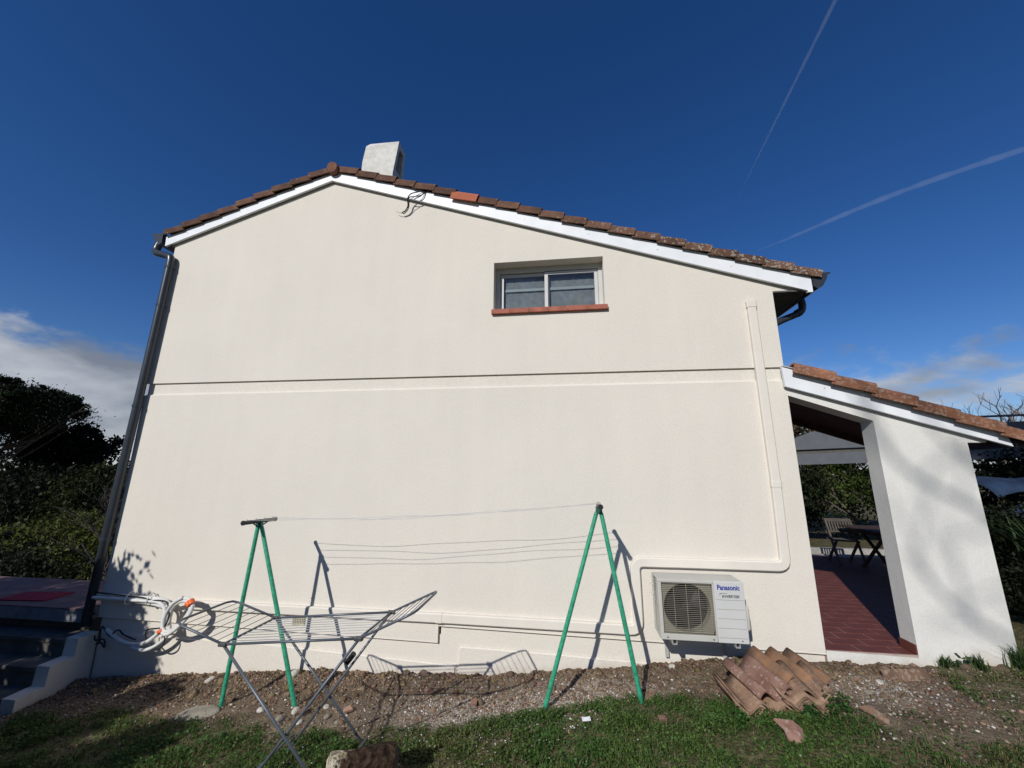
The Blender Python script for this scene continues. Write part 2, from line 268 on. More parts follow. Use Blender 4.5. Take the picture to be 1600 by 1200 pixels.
# ------------------------------------------------------------------ geometry helpers
def link_mesh(name, me, m, parent=None, smooth=False):
    o = bpy.data.objects.new(name, me); C.objects.link(o)
    if m: me.materials.append(MATS[m])
    if smooth: me.polygons.foreach_set('use_smooth', np.ones(len(me.polygons), bool))
    if parent: attach(o, parent)
    return o
def attach(o, p):
    o.parent = p
    if p.type == 'EMPTY' and not p.get('local'): o.matrix_parent_inverse = Matrix.Translation(-p.location)   # modelled in world space
class MB:
    def __init__(s): s.v = []; s.f = []
    def add(s, V, F):
        n = len(s.v); s.v += [tuple(x) for x in V]; s.f += [tuple(i+n for i in f) for f in F]; return s
    def box(s, a, b, bev=0.0):
        x0, y0, z0 = (min(a[i], b[i]) for i in range(3)); x1, y1, z1 = (max(a[i], b[i]) for i in range(3))
        if bev <= 0:
            return s.add([(x0,y0,z0),(x1,y0,z0),(x1,y1,z0),(x0,y1,z0),(x0,y0,z1),(x1,y0,z1),(x1,y1,z1),(x0,y1,z1)],
                         [(0,3,2,1),(4,5,6,7),(0,1,5,4),(1,2,6,5),(2,3,7,6),(3,0,4,7)])
        bm = bmesh.new(); bmesh.ops.create_cube(bm, size=1)
        for w in bm.verts: w.co = Vector(((x0+x1)/2+w.co.x*(x1-x0), (y0+y1)/2+w.co.y*(y1-y0), (z0+z1)/2+w.co.z*(z1-z0)))
        bmesh.ops.bevel(bm, geom=bm.edges[:], offset=bev, segments=2, profile=0.6, affect='EDGES')
        bm.verts.index_update(); s.add([w.co[:] for w in bm.verts], [[w.index for w in f.verts] for f in bm.faces]); bm.free(); return s
    def prism(s, poly, y0, y1):
        """poly of (x,z), anticlockwise seen from -Y, extruded from y0 (front) to y1"""
        n = len(poly); V = [(x, y0, z) for x, z in poly]+[(x, y1, z) for x, z in poly]
        F = [tuple(range(n)), tuple(range(2*n-1, n-1, -1))]+[(i, i+n, (i+1) % n+n, (i+1) % n) for i in range(n)]
        return s.add(V, F)
    def tube(s, pts, r, n=10, caps=True, closed=False):
        P = [Vector(p) for p in pts]; m = len(P); rs = r if isinstance(r, (list, tuple)) else [r]*m
        T = []
        for i in range(m):
            a = P[(i-1) % m] if (closed or i > 0) else P[i]; b = P[(i+1) % m] if (closed or i < m-1) else P[i]
            T.append((b-a).normalized())
        ref = Vector((0, 0, 1)) if abs(T[0].z) < 0.9 else Vector((0, 1, 0))
        u = T[0].cross(ref).normalized(); V = []
        for i in range(m):
            u = (u-T[i]*u.dot(T[i])).normalized(); w = T[i].cross(u)
            for k in range(n):
                a = 2*math.pi*k/n; V.append(P[i]+(u*math.cos(a)+w*math.sin(a))*rs[i])
        F = []
        for i in range(m if closed else m-1):
            j = (i+1) % m
            for k in range(n): F.append((i*n+k, i*n+(k+1) % n, j*n+(k+1) % n, j*n+k))
        if caps and not closed: F += [tuple(range(n-1, -1, -1)), tuple((m-1)*n+k for k in range(n))]
        return s.add(V, F)
    def ribbon(s, pts, halfw, y_back, y_front):
        """rectangular section swept along a path in the XZ plane"""
        P = [Vector((p[0], p[1])) for p in pts]; m = len(P); V = []
        for i in range(m):
            a = P[max(i-1, 0)]; b = P[min(i+1, m-1)]
            t1 = (P[i]-a).normalized() if i > 0 else (b-P[i]).normalized(); t2 = (b-P[i]).normalized() if i < m-1 else t1
            t = (t1+t2).normalized(); nn = Vector((-t.y, t.x)); k = halfw/max(0.3, nn.dot(Vector((-t1.y, t1.x))))
            l = P[i]+nn*k; r_ = P[i]-nn*k; ch = 0.22*halfw; li = P[i]+nn*(k-ch); ri = P[i]-nn*(k-ch)
            V += [(l.x, y_back, l.y), (l.x, y_front+ch, l.y), (li.x, y_front, li.y), (ri.x, y_front, ri.y), (r_.x, y_front+ch, r_.y), (r_.x, y_back, r_.y)]
        F = []
        for i in range(m-1):
            for k in range(5): F.append((i*6+k, i*6+k+1, (i+1)*6+k+1, (i+1)*6+k))
        F += [tuple(range(5, -1, -1)), tuple((m-1)*6+k for k in range(6))]
        return s.add(V, F)
    def mesh(s, name):
        me = bpy.data.meshes.new(name); me.from_pydata(s.v, [], s.f); me.update()
        bm = bmesh.new(); bm.from_mesh(me); bmesh.ops.recalc_face_normals(bm, faces=bm.faces); bm.to_mesh(me); bm.free()
        return me
    def build(s, name, m, parent=None, smooth=False): return link_mesh(name, s.mesh(name), m, parent, smooth)
def tag(o, label=None, cat=None, group=None, kind=None):
    if label: o['label'] = label
    if cat: o['category'] = cat
    if group: o['group'] = group
    if kind: o['kind'] = kind
    return o
def thing(name, loc, label, cat, group=None, local=False):
    o = bpy.data.objects.new(name, None); C.objects.link(o); o.location = loc; o.empty_display_size = 0.2
    if local: o['local'] = 1
    return tag(o, label, cat, group)
def np_mesh(name, V, F, tint=None, attr='tint'):
    """V (n,3), F (m,k) arrays; tint per vertex (n,3)"""
    me = bpy.data.meshes.new(name); n, (m, k) = len(V), F.shape
    me.vertices.add(n); me.vertices.foreach_set('co', np.ascontiguousarray(V, np.float32).ravel())
    me.loops.add(m*k); me.loops.foreach_set('vertex_index', np.ascontiguousarray(F, np.int32).ravel())
    me.polygons.add(m); me.polygons.foreach_set('loop_start', np.arange(m, dtype=np.int32)*k)
    try: me.polygons.foreach_set('loop_total', np.full(m, k, np.int32))
    except Exception: pass
    me.update(calc_edges=True)
    if tint is not None:
        a = me.color_attributes.new(attr, 'FLOAT_COLOR', 'POINT')
        a.data.foreach_set('color', np.concatenate([tint, np.ones((n, 1))], 1).astype(np.float32).ravel())
    return me
def catmull(pts, n=8, closed=False):
    P = [Vector(p) for p in pts]; m = len(P); out = []
    for i in range(m if closed else m-1):
        g = (lambda k: P[k % m]) if closed else (lambda k: P[max(0, min(m-1, k))])
        a, b, c, d = g(i-1), g(i), g(i+1), g(i+2)
        for k in range(n):
            t = k/n; out.append(0.5*((2*b)+(c-a)*t+(2*a-5*b+4*c-d)*t*t+(3*b-3*c+d-a)*t**3))
    if not closed: out.append(P[-1])
    return out
def round_path(pts, r, n=5):
    """round the corners of a 2-D polyline"""
    out = [pts[0]]
    for i in range(1, len(pts)-1):
        p, a, b = Vector(pts[i]), Vector(pts[i-1]), Vector(pts[i+1])
        d1 = (a-p).normalized(); d2 = (b-p).normalized(); s = p+d1*r; e = p+d2*r
        for k in range(n+1):
            t = k/n; q = s*(1-t)**2+p*2*t*(1-t)+e*t*t; out.append((q.x, q.y))
    out.append(pts[-1]); return out
def vnoise(x, y, seed=0):
    def h(i, j): return np.modf(np.abs(np.sin(i*127.1+j*311.7+seed*74.7)*43758.5453))[0]
    i, j = np.floor(x), np.floor(y); f, g = x-i, y-j; f = f*f*(3-2*f); g = g*g*(3-2*g)
    return (h(i, j)*(1-f)+h(i+1, j)*f)*(1-g)+(h(i, j+1)*(1-f)+h(i+1, j+1)*f)*g
def fbm(x, y, seed=0, oct=4):
    s = 0; a = 0.5; t = 0
    for o in range(oct): s = s+a*vnoise(x*2**o, y*2**o, seed+o*3.1); t += a; a *= 0.5
    return s/t

# ------------------------------------------------------------------ ground
GX = [-400, -60, -30, -15, -9, -6.5, -5.75, -4.4, -2.8, -1.6, -0.6, 0.07, 0.8, 1.4, 2.0, 2.5, 4.2, 6, 12, 60, 400]
GZ = [-4, -3.2, -2.4, -1.5, -0.95, -0.62, -0.42, -0.28, -0.155, -0.115, -0.05, 0.015, 0.13, 0.205, 0.245, 0.262, 0.335, 0.36, 0.30, 0, -2]
def gz(x, y):
    """height of the ground without small relief"""
    x = np.asarray(x, float); y = np.asarray(y, float)
    z = np.interp(x, GX, GZ)
    z = z+0.045*np.clip(-y, 0, 3.0)*np.exp(-np.clip(-y-2, 0, 20)*0.2)
    under = np.clip((y-0.03)/0.1, 0, 1)*(x > -6.4)*(x < 5.2)*(y < 11)
    z = z-0.40*under
    z = np.where((y > 0.03) & (x >= 5.2) & (y < 40), z-0.05, z)
    return z
def rough(x, y):
    soil = np.clip(1-(-y)/0.75, 0, 1)
    lump = (fbm(x*7, y*7, 3)-0.5)*0.06+(fbm(x*19, y*19, 5, 3)-0.5)*0.035
    bank = 0.055*np.exp(-((y+0.16)/0.14)**2)*(0.4+1.2*fbm(x*2.2, y*0+3.3, 9))
    near = (np.abs(x) < 12) & (y > -8) & (y < 0.02)
    return np.where(near, lump*(0.35+0.9*soil)+bank*(x > -5.9)*(x < 2.2), 0)
def ground_z(x, y): return gz(x, y)+rough(np.asarray(x, float), np.asarray(y, float))
def grass_cover(x, y):
    """0 bare soil .. 1 full turf"""
    x = np.asarray(x, float); y = np.asarray(y, float)
    edge = np.interp(x, [-6, -4.5, -3.4, -2.6, -1.8, -0.9, -0.3, 0.1, 0.5, 0.9, 1.2, 1.6, 2.3, 3.0, 3.4, 4.5], [-0.9, -0.8, -0.95, -1.05, -1.05, -1.0, -0.72, -0.6, -0.66, -0.55, -0.62, -0.5, -0.9, -1.0, -0.1, -0.05])
    n = fbm(x*2.4, y*2.4, 21)-0.5; n2 = fbm(x*7, y*7, 27)-0.5
    g = np.clip((edge-y)/0.16+n*2.6+n2*1.6, 0, 1)
    bare = np.clip((x-1.75)/0.5, 0, 1)*np.clip(1-(x-3.0)/1.2*np.clip((y+0.9)/0.5, 0, 1), 0, 1)
    patch = np.clip(0.5+(fbm(x*1.6+9, y*2.6, 33)-0.52)*5, 0.12, 1)
    g = g*(1-bare*(1-patch*0.75))
    left = np.clip((-2.6-x)/1.6, 0, 1)
    g = g*(1-left*0.45*(fbm(x*1.8, y*1.8, 41) < 0.52))
    return g*(y < -0.03)
def gravel_cover(x, y):
    x = np.asarray(x, float); y = np.asarray(y, float)
    a = np.exp(-((x+0.75)/0.85)**2-((y+0.72)/0.30)**2)*1.5
    b = np.exp(-((x-0.25)/0.55)**2-((y+0.45)/0.18)**2)*1.1
    c = np.exp(-((x-2.55)/0.55)**2-((y+0.55)/0.25)**2)*0.9
    return np.clip((a+b+c)*(0.35+1.1*fbm(x*4, y*4, 51)), 0, 1)
def build_ground():
    def axis(lo, hi, step, far):
        a = list(np.arange(lo, hi+step/2, step)); s = step; p = a[-1]
        while p < far: s *= 1.35; p += s; a.append(p)
        s = step; p = a[0]; pre = []
        while p > -far: s *= 1.35; p -= s; pre.append(p)
        return np.array(pre[::-1]+a)
    xs = axis(-6.6, 5.2, 0.028, 900); ys = axis(-3.4, 0.06, 0.024, 900)
    X, Y = np.meshgrid(xs, ys); x, y = X.ravel(), Y.ravel()
    V = np.stack([x, y, ground_z(x, y)], 1)
    nx, ny = len(xs), len(ys); i = np.arange(ny-1)[:, None]*nx+np.arange(nx-1)[None, :]; i = i.ravel()
    F = np.stack([i, i+1, i+nx+1, i+nx], 1)
    far = ((np.abs(x) > 6) | (y > 0.5) | (y < -3.4)).astype(float)
    g = np.maximum(np.clip(grass_cover(x, y)*1.1, 0, 1), far*np.clip(0.45+(fbm(x*0.4, y*0.4, 61))*0.9, 0, 1))
    cov = np.stack([g*0.85, gravel_cover(x, y), g*0], 1)
    o = link_mesh('ground', np_mesh('ground', V, F, cov, 'cover'), 'soil', smooth=True)
    tag(o, 'bare brown soil and thin lawn sloping along the house', None, None, 'structure')
build_ground()

# ------------------------------------------------------------------ house
house = thing('house', (-1.7, 0, 0), 'two-storey cream rendered house with low tiled gable roof', 'house')
HX0, HX1, HD = -5.9, 2.54, 9.5
AP = (-3.36, 6.43)                       # gable apex, wall top just behind the fascia
SL, SR = (6.43-5.53)/(5.9-3.36), (6.43-4.29)/(2.93+3.36)
def ztop(x): return AP[1]-SL*(AP[0]-x) if x < AP[0] else AP[1]-SR*(x-AP[0])
WX0, WX1, WZ0, WZ1 = -0.885, 0.555, 4.17, 4.855
RZ = 3.30                                # foot of the upper render
def wall_parts():
    w = MB(); T = 0.28
    def slab(poly, y0=0.0, y1=T):        # front face + edge faces
        w.prism(poly, y0, y1)
    a = 5.9
    # upper wall around the window: left, below, above, right
    w.prism([(HX0, RZ), (WX0, RZ), (WX0, ztop(WX0)), AP, (HX0, ztop(HX0))], 0, T)
    w.prism([(WX0, RZ), (WX1, RZ), (WX1, WZ0), (WX0, WZ0)], 0, T)
    w.prism([(WX0, WZ1), (WX1, WZ1), (WX1, ztop(WX1)), (WX0, ztop(WX0))], 0, T)
    w.prism([(WX1, RZ), (HX1, RZ), (HX1, ztop(HX1)), (WX1, ztop(WX1))], 0, T)
    w.build('upper_wall', 'plaster', house)
    b = MB(); b.prism([(HX0+0.02, 3.10), (HX1-0.02, 3.10), (HX1-0.02, RZ), (HX0+0.02, RZ)], 0.026, T-0.01)
    b.build('floor_band', 'plaster', house)
    l = MB()
    low = [(HX0, 0.29), (-1.46, 0.235), (-1.46, 0.405), (HX1, 0.345), (HX1, 3.135), (HX0, 3.125)]
    l.prism(low, 0, T)
    # sloped shoulder that meets the recessed band
    l.add([(HX0, 0, 3.125), (HX1, 0, 3.135), (HX1-0.02, 0.03, 3.16), (HX0+0.02, 0.03, 3.15)], [(0, 1, 2, 3)])
    l.build('lower_wall', 'plaster', house)
    f = MB(); f.prism([(HX0+0.03, -1.6), (HX1, -1.6), (HX1, 0.40), (-1.43, 0.44), (-1.43, 0.30), (HX0+0.03, 0.33)], 0.032, T-0.02)
    f.build('base_wall', 'plaster', house)
    for poly in ([(-5.84, -1.5), (-1.235, -1.5), (-1.235, 0.015), (-3.5, 0.10), (-5.84, 0.12)], [(-1.225, -1.5), (HX1-0.01, -1.5), (HX1-0.01, 0.13), (0.73, 0.165), (-0.2, 0.19), (-1.19, 0.205), (-1.225, 0.18)]):
        p = MB(); p.prism(poly, 0.004, 0.031); p2 = p.build('plinth', 'plaster', house)
        bm = bmesh.new(); bm.from_mesh(p2.data)
        ed = [e for e in bm.edges if all(abs(v.co.y-0.004) < 1e-4 for v in e.verts)]
        bmesh.ops.bevel(bm, geom=ed, offset=0.02, segments=3, affect='EDGES', clamp_overlap=True); bm.to_mesh(p2.data); bm.free()
    # drip profile below the insulation
    for pts in ([(HX0, 0.285), (-1.46, 0.230), (-1.46, 0.400), (HX1+0.004, 0.340)],):
        d = MB(); d.ribbon(pts, 0.005, 0.028, -0.003); d.build('drip_profile', 'trunking', house)
    # other outer walls
    s = MB(); s.prism([(HX0, -1.6), (HX0+0.25, -1.6), (HX0+0.25, ztop(HX0)), (HX0, ztop(HX0)-0.05)], T, HD); s.build('side_wall', 'plaster', house)
    s = MB(); s.prism([(HX1-0.25, -1.6), (HX1, -1.6), (HX1, ztop(HX1)-0.05), (HX1-0.25, ztop(HX1)-0.05)], T, HD); s.build('side_wall', 'plaster', house)
    s = MB(); s.prism([(HX0+.25, -1.6), (HX1-.25, -1.6), (HX1-.25, ztop(HX1)-.05), AP, (HX0+.25, ztop(HX0)-.05)], HD-0.25, HD); s.build('back_wall', 'plaster', house)
wall_parts()

def verge_mesh(length, name, w=0.30, h=0.105):
    """one verge tile: rolled top and a hanging side skirt; local x runs down the slope, y into the roof, z up"""
    prof = [(0.0, -0.012), (0.0, h*0.62), (0.012, h*0.86), (0.045, h), (0.10, h*0.97), (0.15, h*0.72), (0.19, h*0.45), (w, h*0.42)]
    back = [(w, h*0.42-0.016), (0.185, h*0.45-0.018), (0.13, h*0.62), (0.09, h*0.8), (0.045, h*0.84), (0.02, h*0.62), (0.018, -0.012)]
    P = prof+back; n = len(P); V = []
    for (x, up, ins) in ((0, -0.016, 0.010), (length*0.5, -0.003, 0.004), (length, 0.010, -0.003)):
        V += [(x, y+ins, z+up) for y, z in P]
    F = []
    for i in range(2):
        for k in range(n): F.append((i*n+k, i*n+(k+1) % n, (i+1)*n+(k+1) % n, (i+1)*n+k))
    F += [tuple(range(n)), tuple(2*n+k for k in range(n-1, -1, -1))]
    me = bpy.data.meshes.new(name); me.from_pydata(V, [], F); me.update()
    bm = bmesh.new(); bm.from_mesh(me); bmesh.ops.recalc_face_normals(bm, faces=bm.faces); bm.to_mesh(me); bm.free()
    return me
def slope_matrix(p, ang, flip, jit=0.0):
    """frame at p with x running down a slope to the right (flip: to the left)"""
    c, s = math.cos(ang), math.sin(ang)
    ex = Vector((-c if flip else c, 0, -s)); ey = Vector((0, 1, 0)); ez = Vector((-s if flip else s, 0, c))
    if flip: pass
    m = Matrix(((ex.x, ey.x, ez.x, p[0]), (ex.y, ey.y, ez.y, p[1]), (ex.z, ey.z, ez.z, p[2]), (0, 0, 0, 1)))
    if jit: m = m @ Matrix.Rotation(random.uniform(-jit, jit), 4, 'Y') @ Matrix.Rotation(random.uniform(-jit, jit)*0.6, 4, 'Z')
    return m
def tiled_sheet(x0, z0, x1, z1, y0, y1, pitch=0.19, amp=0.035, rows=0.33):
    """corrugated tile field between the eave and the ridge"""
    nY = max(8, int((y1-y0)/pitch*8)); L_ = math.hypot(x1-x0, z1-z0); nR = int(L_/rows)
    ys = np.linspace(y0, y1, nY+1); V = []; F = []
    nx, nz = -(z1-z0)/L_, (x1-x0)/L_
    if nz < 0: nx, nz = -nx, -nz
    for r in range(nR):
        for e in (0, 1):
            t = (r+e)/nR; lift = 0.020 if e == 0 else 0.0
            for y in ys:
                h = amp*(0.5+0.5*math.cos(2*math.pi*(y-y0)/pitch))+lift
                V.append((x0+(x1-x0)*t+nx*h, y, z0+(z1-z0)*t+nz*h))
    m = nY+1
    for k in range(2*nR-1):
        for i in range(nY): F.append((k*m+i, k*m+i+1, (k+1)*m+i+1, (k+1)*m+i))
    return V, F
def main_roof():
    root = MB()
    # structural deck of both slopes
    yb = HD+0.25
    root.prism([(-6.06, 5.525), (-3.34, 6.455), (-3.34, 6.50), (-6.06, 5.57)], -0.015, yb)
    root.prism([(-3.33, 6.455), (2.97, 4.31), (2.97, 4.355), (-3.33, 6.50)], -0.015, yb)
    roof = root.build('roof', 'soffit_dark', house)
    for a in ((-6.1, 5.585, -3.34, 6.52), (3.03, 4.375, -3.33, 6.52)):
        V, F = tiled_sheet(*a, 0.17, yb); s = MB(); s.add(V, F); s.build('tile_field', 'old_tile', roof, True)
    angL = math.atan2(6.51-5.61, 6.02-3.32); angR = math.atan2(6.51-4.38, 2.96+3.32)
    lenL = 2.60/math.cos(angL)/9; lenR = 6.30/math.cos(angR)/21
    mL = verge_mesh(lenL*1.06, 'verge_tile'); mR = verge_mesh(lenR*1.06, 'verge_tile'); mN = verge_mesh(lenR*1.22, 'verge_tile', h=0.125)
    for me, mm in ((mL, 'old_tile'), (mR, 'old_tile'), (mN, 'new_tile')): me.materials.append(MATS[mm])
    yv = -0.105
    for side, n, ang, ln in ((1, 9, angL, lenL), (0, 21, angR, lenR)):
        for k in range(n):
            d = k*ln
            new = (not side) and k == 6
            if side: p = (-3.40-d*math.cos(ang), yv, 6.50-d*math.sin(ang))
            else: p = (-3.27+d*math.cos(ang), yv, 6.50-d*math.sin(ang))
            if new: p = (p[0]-0.03, p[1]-0.022, p[2]-0.02)
            p = (p[0], p[1]+random.uniform(-.006, .006), p[2]+random.uniform(-.006, .006))
            o = bpy.data.objects.new('verge_tile', mN if new else (mL if side else mR)); C.objects.link(o)
            o.parent = roof
            o.matrix_basis = slope_matrix(p, ang, bool(side), 0.018)
            if new: o['label'] = 'bright orange-red replacement tile'
    # ridge: half round tiles and a round end cap
    cap = MB(); ring = []
    cap.tube([(-3.335, -0.145, 6.515), (-3.335, -0.13, 6.517), (-3.335, 0.02, 6.52)], [0.078, 0.088, 0.092], 18); cap.build('ridge_end_cap', 'ridge_tile', roof)
    y = 0.0
    me = MB(); me.tube([(0, 0, 0), (0, 0.42, 0)], [0.108, 0.094], 14); rm = me.mesh('ridge_tile'); rm.materials.append(MATS['old_tile'])
    while y < yb-0.2:
        o = bpy.data.objects.new('ridge_tile', rm); C.objects.link(o); o.parent = roof
        o.location = (-3.335, y-0.03, 6.505); y += 0.39
    # chimney: battered stack with a slanted mouth on its right side
    ch = MB(); x0, x1, y0, y1 = -4.17, -3.45, 2.0, 2.85; zb, zt = 6.0, 9.10
    V = [(x0, y0, zb), (x1, y0, zb), (x1, y1, zb), (x0, y1, zb)]
    ch.add([(-4.17, 2.0, 6.0), (-3.46, 2.0, 6.0), (-3.46, 2.5, 6.0), (-4.17, 2.5, 6.0),
            (-4.17, 2.0, 8.58), (-3.46, 2.0, 8.25), (-3.46, 2.5, 8.25), (-4.17, 2.5, 8.58),
            (-4.13, 2.02, 9.0), (-3.42, 2.10, 9.12), (-3.42, 2.44, 9.12), (-4.13, 2.48, 9.0),
            (-4.06, 2.06, 9.09), (-4.06, 2.46, 9.09)],
           [(3, 2, 1, 0), (0, 1, 5, 4), (2, 3, 7, 6), (3, 0, 4, 7), (4, 5, 9, 8), (6, 7, 11, 10), (7, 4, 8, 11), (8, 9, 12), (11, 13, 10), (8, 12, 13, 11), (12, 9, 10, 13), (1, 2, 6, 5)])
    # frame of the mouth
    ch.add([(-3.46, 2.0, 8.25), (-3.46, 2.5, 8.25), (-3.42, 2.44, 9.12), (-3.42, 2.10, 9.12), (-3.455, 2.11, 8.42), (-3.455, 2.38, 8.42), (-3.425, 2.36, 8.98), (-3.425, 2.17, 8.98),
            (-3.75, 2.12, 8.42), (-3.75, 2.37, 8.42), (-3.75, 2.36, 8.95), (-3.75, 2.17, 8.95)],
           [(0, 1, 5, 4), (1, 2, 6, 5), (2, 3, 7, 6), (3, 0, 4, 7), (4, 5, 9, 8), (5, 6, 10, 9), (6, 7, 11, 10), (7, 4, 8, 11)])
    c = ch.build('chimney', 'chimney', house)
    sb = MB(); sb.add([(-3.74, 2.12, 8.42), (-3.74, 2.37, 8.42), (-3.74, 2.36, 8.95), (-3.74, 2.17, 8.95)], [(0, 1, 2, 3)]); sb.build('flue_mouth', 'flue_black', c)  # plain black sheet closing the back of the opening
    # white barge boards with their screws
    for poly in ([(-6.02, 5.46), (-3.37, 6.355), (-3.335, 6.51), (-6.03, 5.615)], [(-3.368, 6.355), (2.90, 4.212), (2.90, 4.19), (2.955, 4.19), (2.955, 4.385), (-3.333, 6.51)]):
        b = MB(); b.prism(poly, -0.055, -0.022); bo = b.build('barge_board', 'fascia', house)
        xs = np.arange(poly[0][0]+0.35, poly[1][0], 0.85)
        for x in xs:
            t = (x-poly[0][0])/(poly[1][0]-poly[0][0]); z = poly[0][1]+t*(poly[1][1]-poly[0][1])+0.085
            q = MB(); q.tube([(x, -0.058, z), (x, -0.05, z)], 0.008, 6); q.build('screw', 'galvanised', bo)
    # eave soffits
    for a, b_ in (((-6.0, -0.02, 5.462), (-5.905, HD, 5.475)), ((2.545, -0.018, 4.222), (2.93, HD, 4.24))):
        q = MB(); q.box(a, b_); q.build('soffit', 'soffit_dark', house)
    q = MB(); q.prism([(2.54, 4.242), (2.89, 4.242), (2.54, 4.345)], 0.0, 0.26); q.build('gable_return', 'plaster', house)
    q = MB(); q.prism([(-5.995, 5.478), (-5.9, 5.478), (-5.9, 5.535)], 0.0, 0.26); q.build('gable_return', 'plaster', house)
    # gutters
    def gutter(xa, sgn, z):
        pr = [(0, 0.02), (0.0, -0.12), (0.035, -0.145), (0.08, -0.12), (0.125, -0.045), (0.135, 0.0), (0.165, 0.012), (0.165, 0.022), (0.125, 0.012), (0.11, -0.04), (0.07, -0.108), (0.035, -0.128), (0.012, -0.11), (0.012, 0.02)]
        pr = [(xa+sgn*x*1.25, z+zz*1.2) for x, zz in pr]
        g = MB(); n = len(pr); V = [(x, -0.06, zz) for x, zz in pr]+[(x, HD, zz) for x, zz in pr]
        g.add(V, [(i, (i+1) % n, (i+1) % n+n, i+n) for i in range(n)]+[tuple(range(n, 2*n))])
        cap_ = [0, 1, 2, 3, 4, 5, 6, 7]
        g.add([(pr[i][0], -0.064, pr[i][1]) for i in cap_]+[(pr[i][0], -0.058, pr[i][1]) for i in cap_], [tuple(range(8)), tuple(range(15, 7, -1))]+[(i, (i+1) % 8, (i+1) % 8+8, i+8) for i in range(8)])
        return g.build('gutter', 'anthracite', house)
    gutter(-6.085, -1, 5.66); gutter(2.965, 1, 4.40)
    # downpipes with swan necks
    pth = catmull([(-6.17, -0.02, 5.54), (-6.19, -0.03, 5.43), (-6.15, -0.05, 5.36), (-5.90, -0.07, 5.27), (-5.845, -0.075, 5.22), (-5.838, -0.075, 5.10)], 6)
    d = MB(); d.tube(pth+[(-5.86, -0.075, 4.0), (-5.885, -0.075, 3.0), (-5.93, -0.075, 1.5), (-5.962, -0.075, 0.20)], 0.05, 14); dp = d.build('downpipe', 'anthracite', house, True)
    for (x, z) in ((-5.839, 5.06), (-5.85, 4.45), (-5.886, 2.95), (-5.938, 1.2)):
        q = MB(); q.tube([(x, -0.075, z), (x, -0.075, z+0.035)], 0.056, 14); q.tube([(x, -0.04, z+0.018), (x, 0.01, z+0.018)], 0.008, 6); q.build('pipe_clip', 'anthracite', dp)
    pth = catmull([(3.045, 0.35, 4.28), (3.05, 0.35, 4.17), (3.0, 0.35, 4.09), (2.75, 0.33, 3.98), (2.64, 0.32, 3.90), (2.61, 0.32, 3.76)], 6)
    d = MB(); d.tube(pth+[(2.61, 0.32, 3.2)], 0.042, 14); dp = d.build('downpipe', 'anthracite', house, True)
    q = MB(); q.tube([(3.01, 0.35, 4.10), (2.97, 0.35, 4.078)], 0.05, 14); q.build('pipe_clip', 'anthracite', dp)
main_roof()

def window():
    w = thing('window_', (0, 0, 0), None, None) if False else None
    fr = MB(); y0, y1 = 0.165, 0.225; t = 0.055
    x0, x1, z0, z1 = WX0, WX1, WZ0, WZ1
    fr.box((x0+.002, y0, z0+.002), (x0+t, y1, z1-.002)); fr.box((x1-t, y0, z0+.002), (x1-.002, y1, z1-.002))
    fr.box((x0+t, y0, z0+.002), (x1-t, y1, z0+t*0.8)); fr.box((x0+t, y0, z1-t*1.3), (x1-t, y1, z1-.002))
    win = fr.build('window', 'window_frame', house)
    xm = (x0+x1)/2-0.02
    for k, (a, b, yy) in enumerate(((x0+t+.004, xm+0.03, 0.205), (xm-0.03, x1-t-.004, 0.178))):
        s = MB(); r = 0.045; za, zb = z0+t*0.8+.003, z1-t*1.3-.006
        s.box((a, yy, za), (a+r, yy+0.022, zb)); s.box((b-r, yy, za), (b, yy+0.022, zb)); s.box((a+r, yy, za), (b-r, yy+0.022, za+r)); s.box((a+r, yy, zb-r), (b-r, yy+0.022, zb))
        so = s.build('sash', 'window_frame', win)
        g = MB(); g.box((a+r, yy+0.008, za+r), (b-r, yy+0.013, zb-r)); g.build('pane', 'pane_glass', win)
        u = MB(); u.box((a, yy-0.003, zb-0.002), (b, yy+0.02, zb+0.004)); u.build('gasket', 'gasket', win)
        br = MB(); br.box((a+r+0.02, 0.238, z0+0.36), (b-r-0.005, 0.246, z0+0.40), 0.003); br.build('blind_bar', 'blind_bar', win)
    cu = MB(); n = 120; V = []
    for i in range(n+1):
        x = x0+(x1-x0)*i/n; y = 0.262+0.0016*math.sin(i*0.7)+0.0012*math.sin(i*2.3+1)
        V += [(x, y, z0-0.05), (x, y, z1+0.02)]
    cu.add(V, [(2*i, 2*i+2, 2*i+3, 2*i+1) for i in range(n)]); cu.build('curtain', 'curtain', win, True)
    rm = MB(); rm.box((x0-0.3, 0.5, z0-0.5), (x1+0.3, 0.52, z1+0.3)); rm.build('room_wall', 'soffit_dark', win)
    # terracotta sill of six tiles
    n = 6; W = (0.585+0.905)/n
    for i in range(n):
        a = -0.905+i*W; s = MB(); s.box((a+0.0015, -0.045+random.uniform(-.002, .002), 4.105), (a+W-0.0015, 0.163, 4.169), 0.005); so = s.build('sill_tile', 'sill_tile', win)
window()

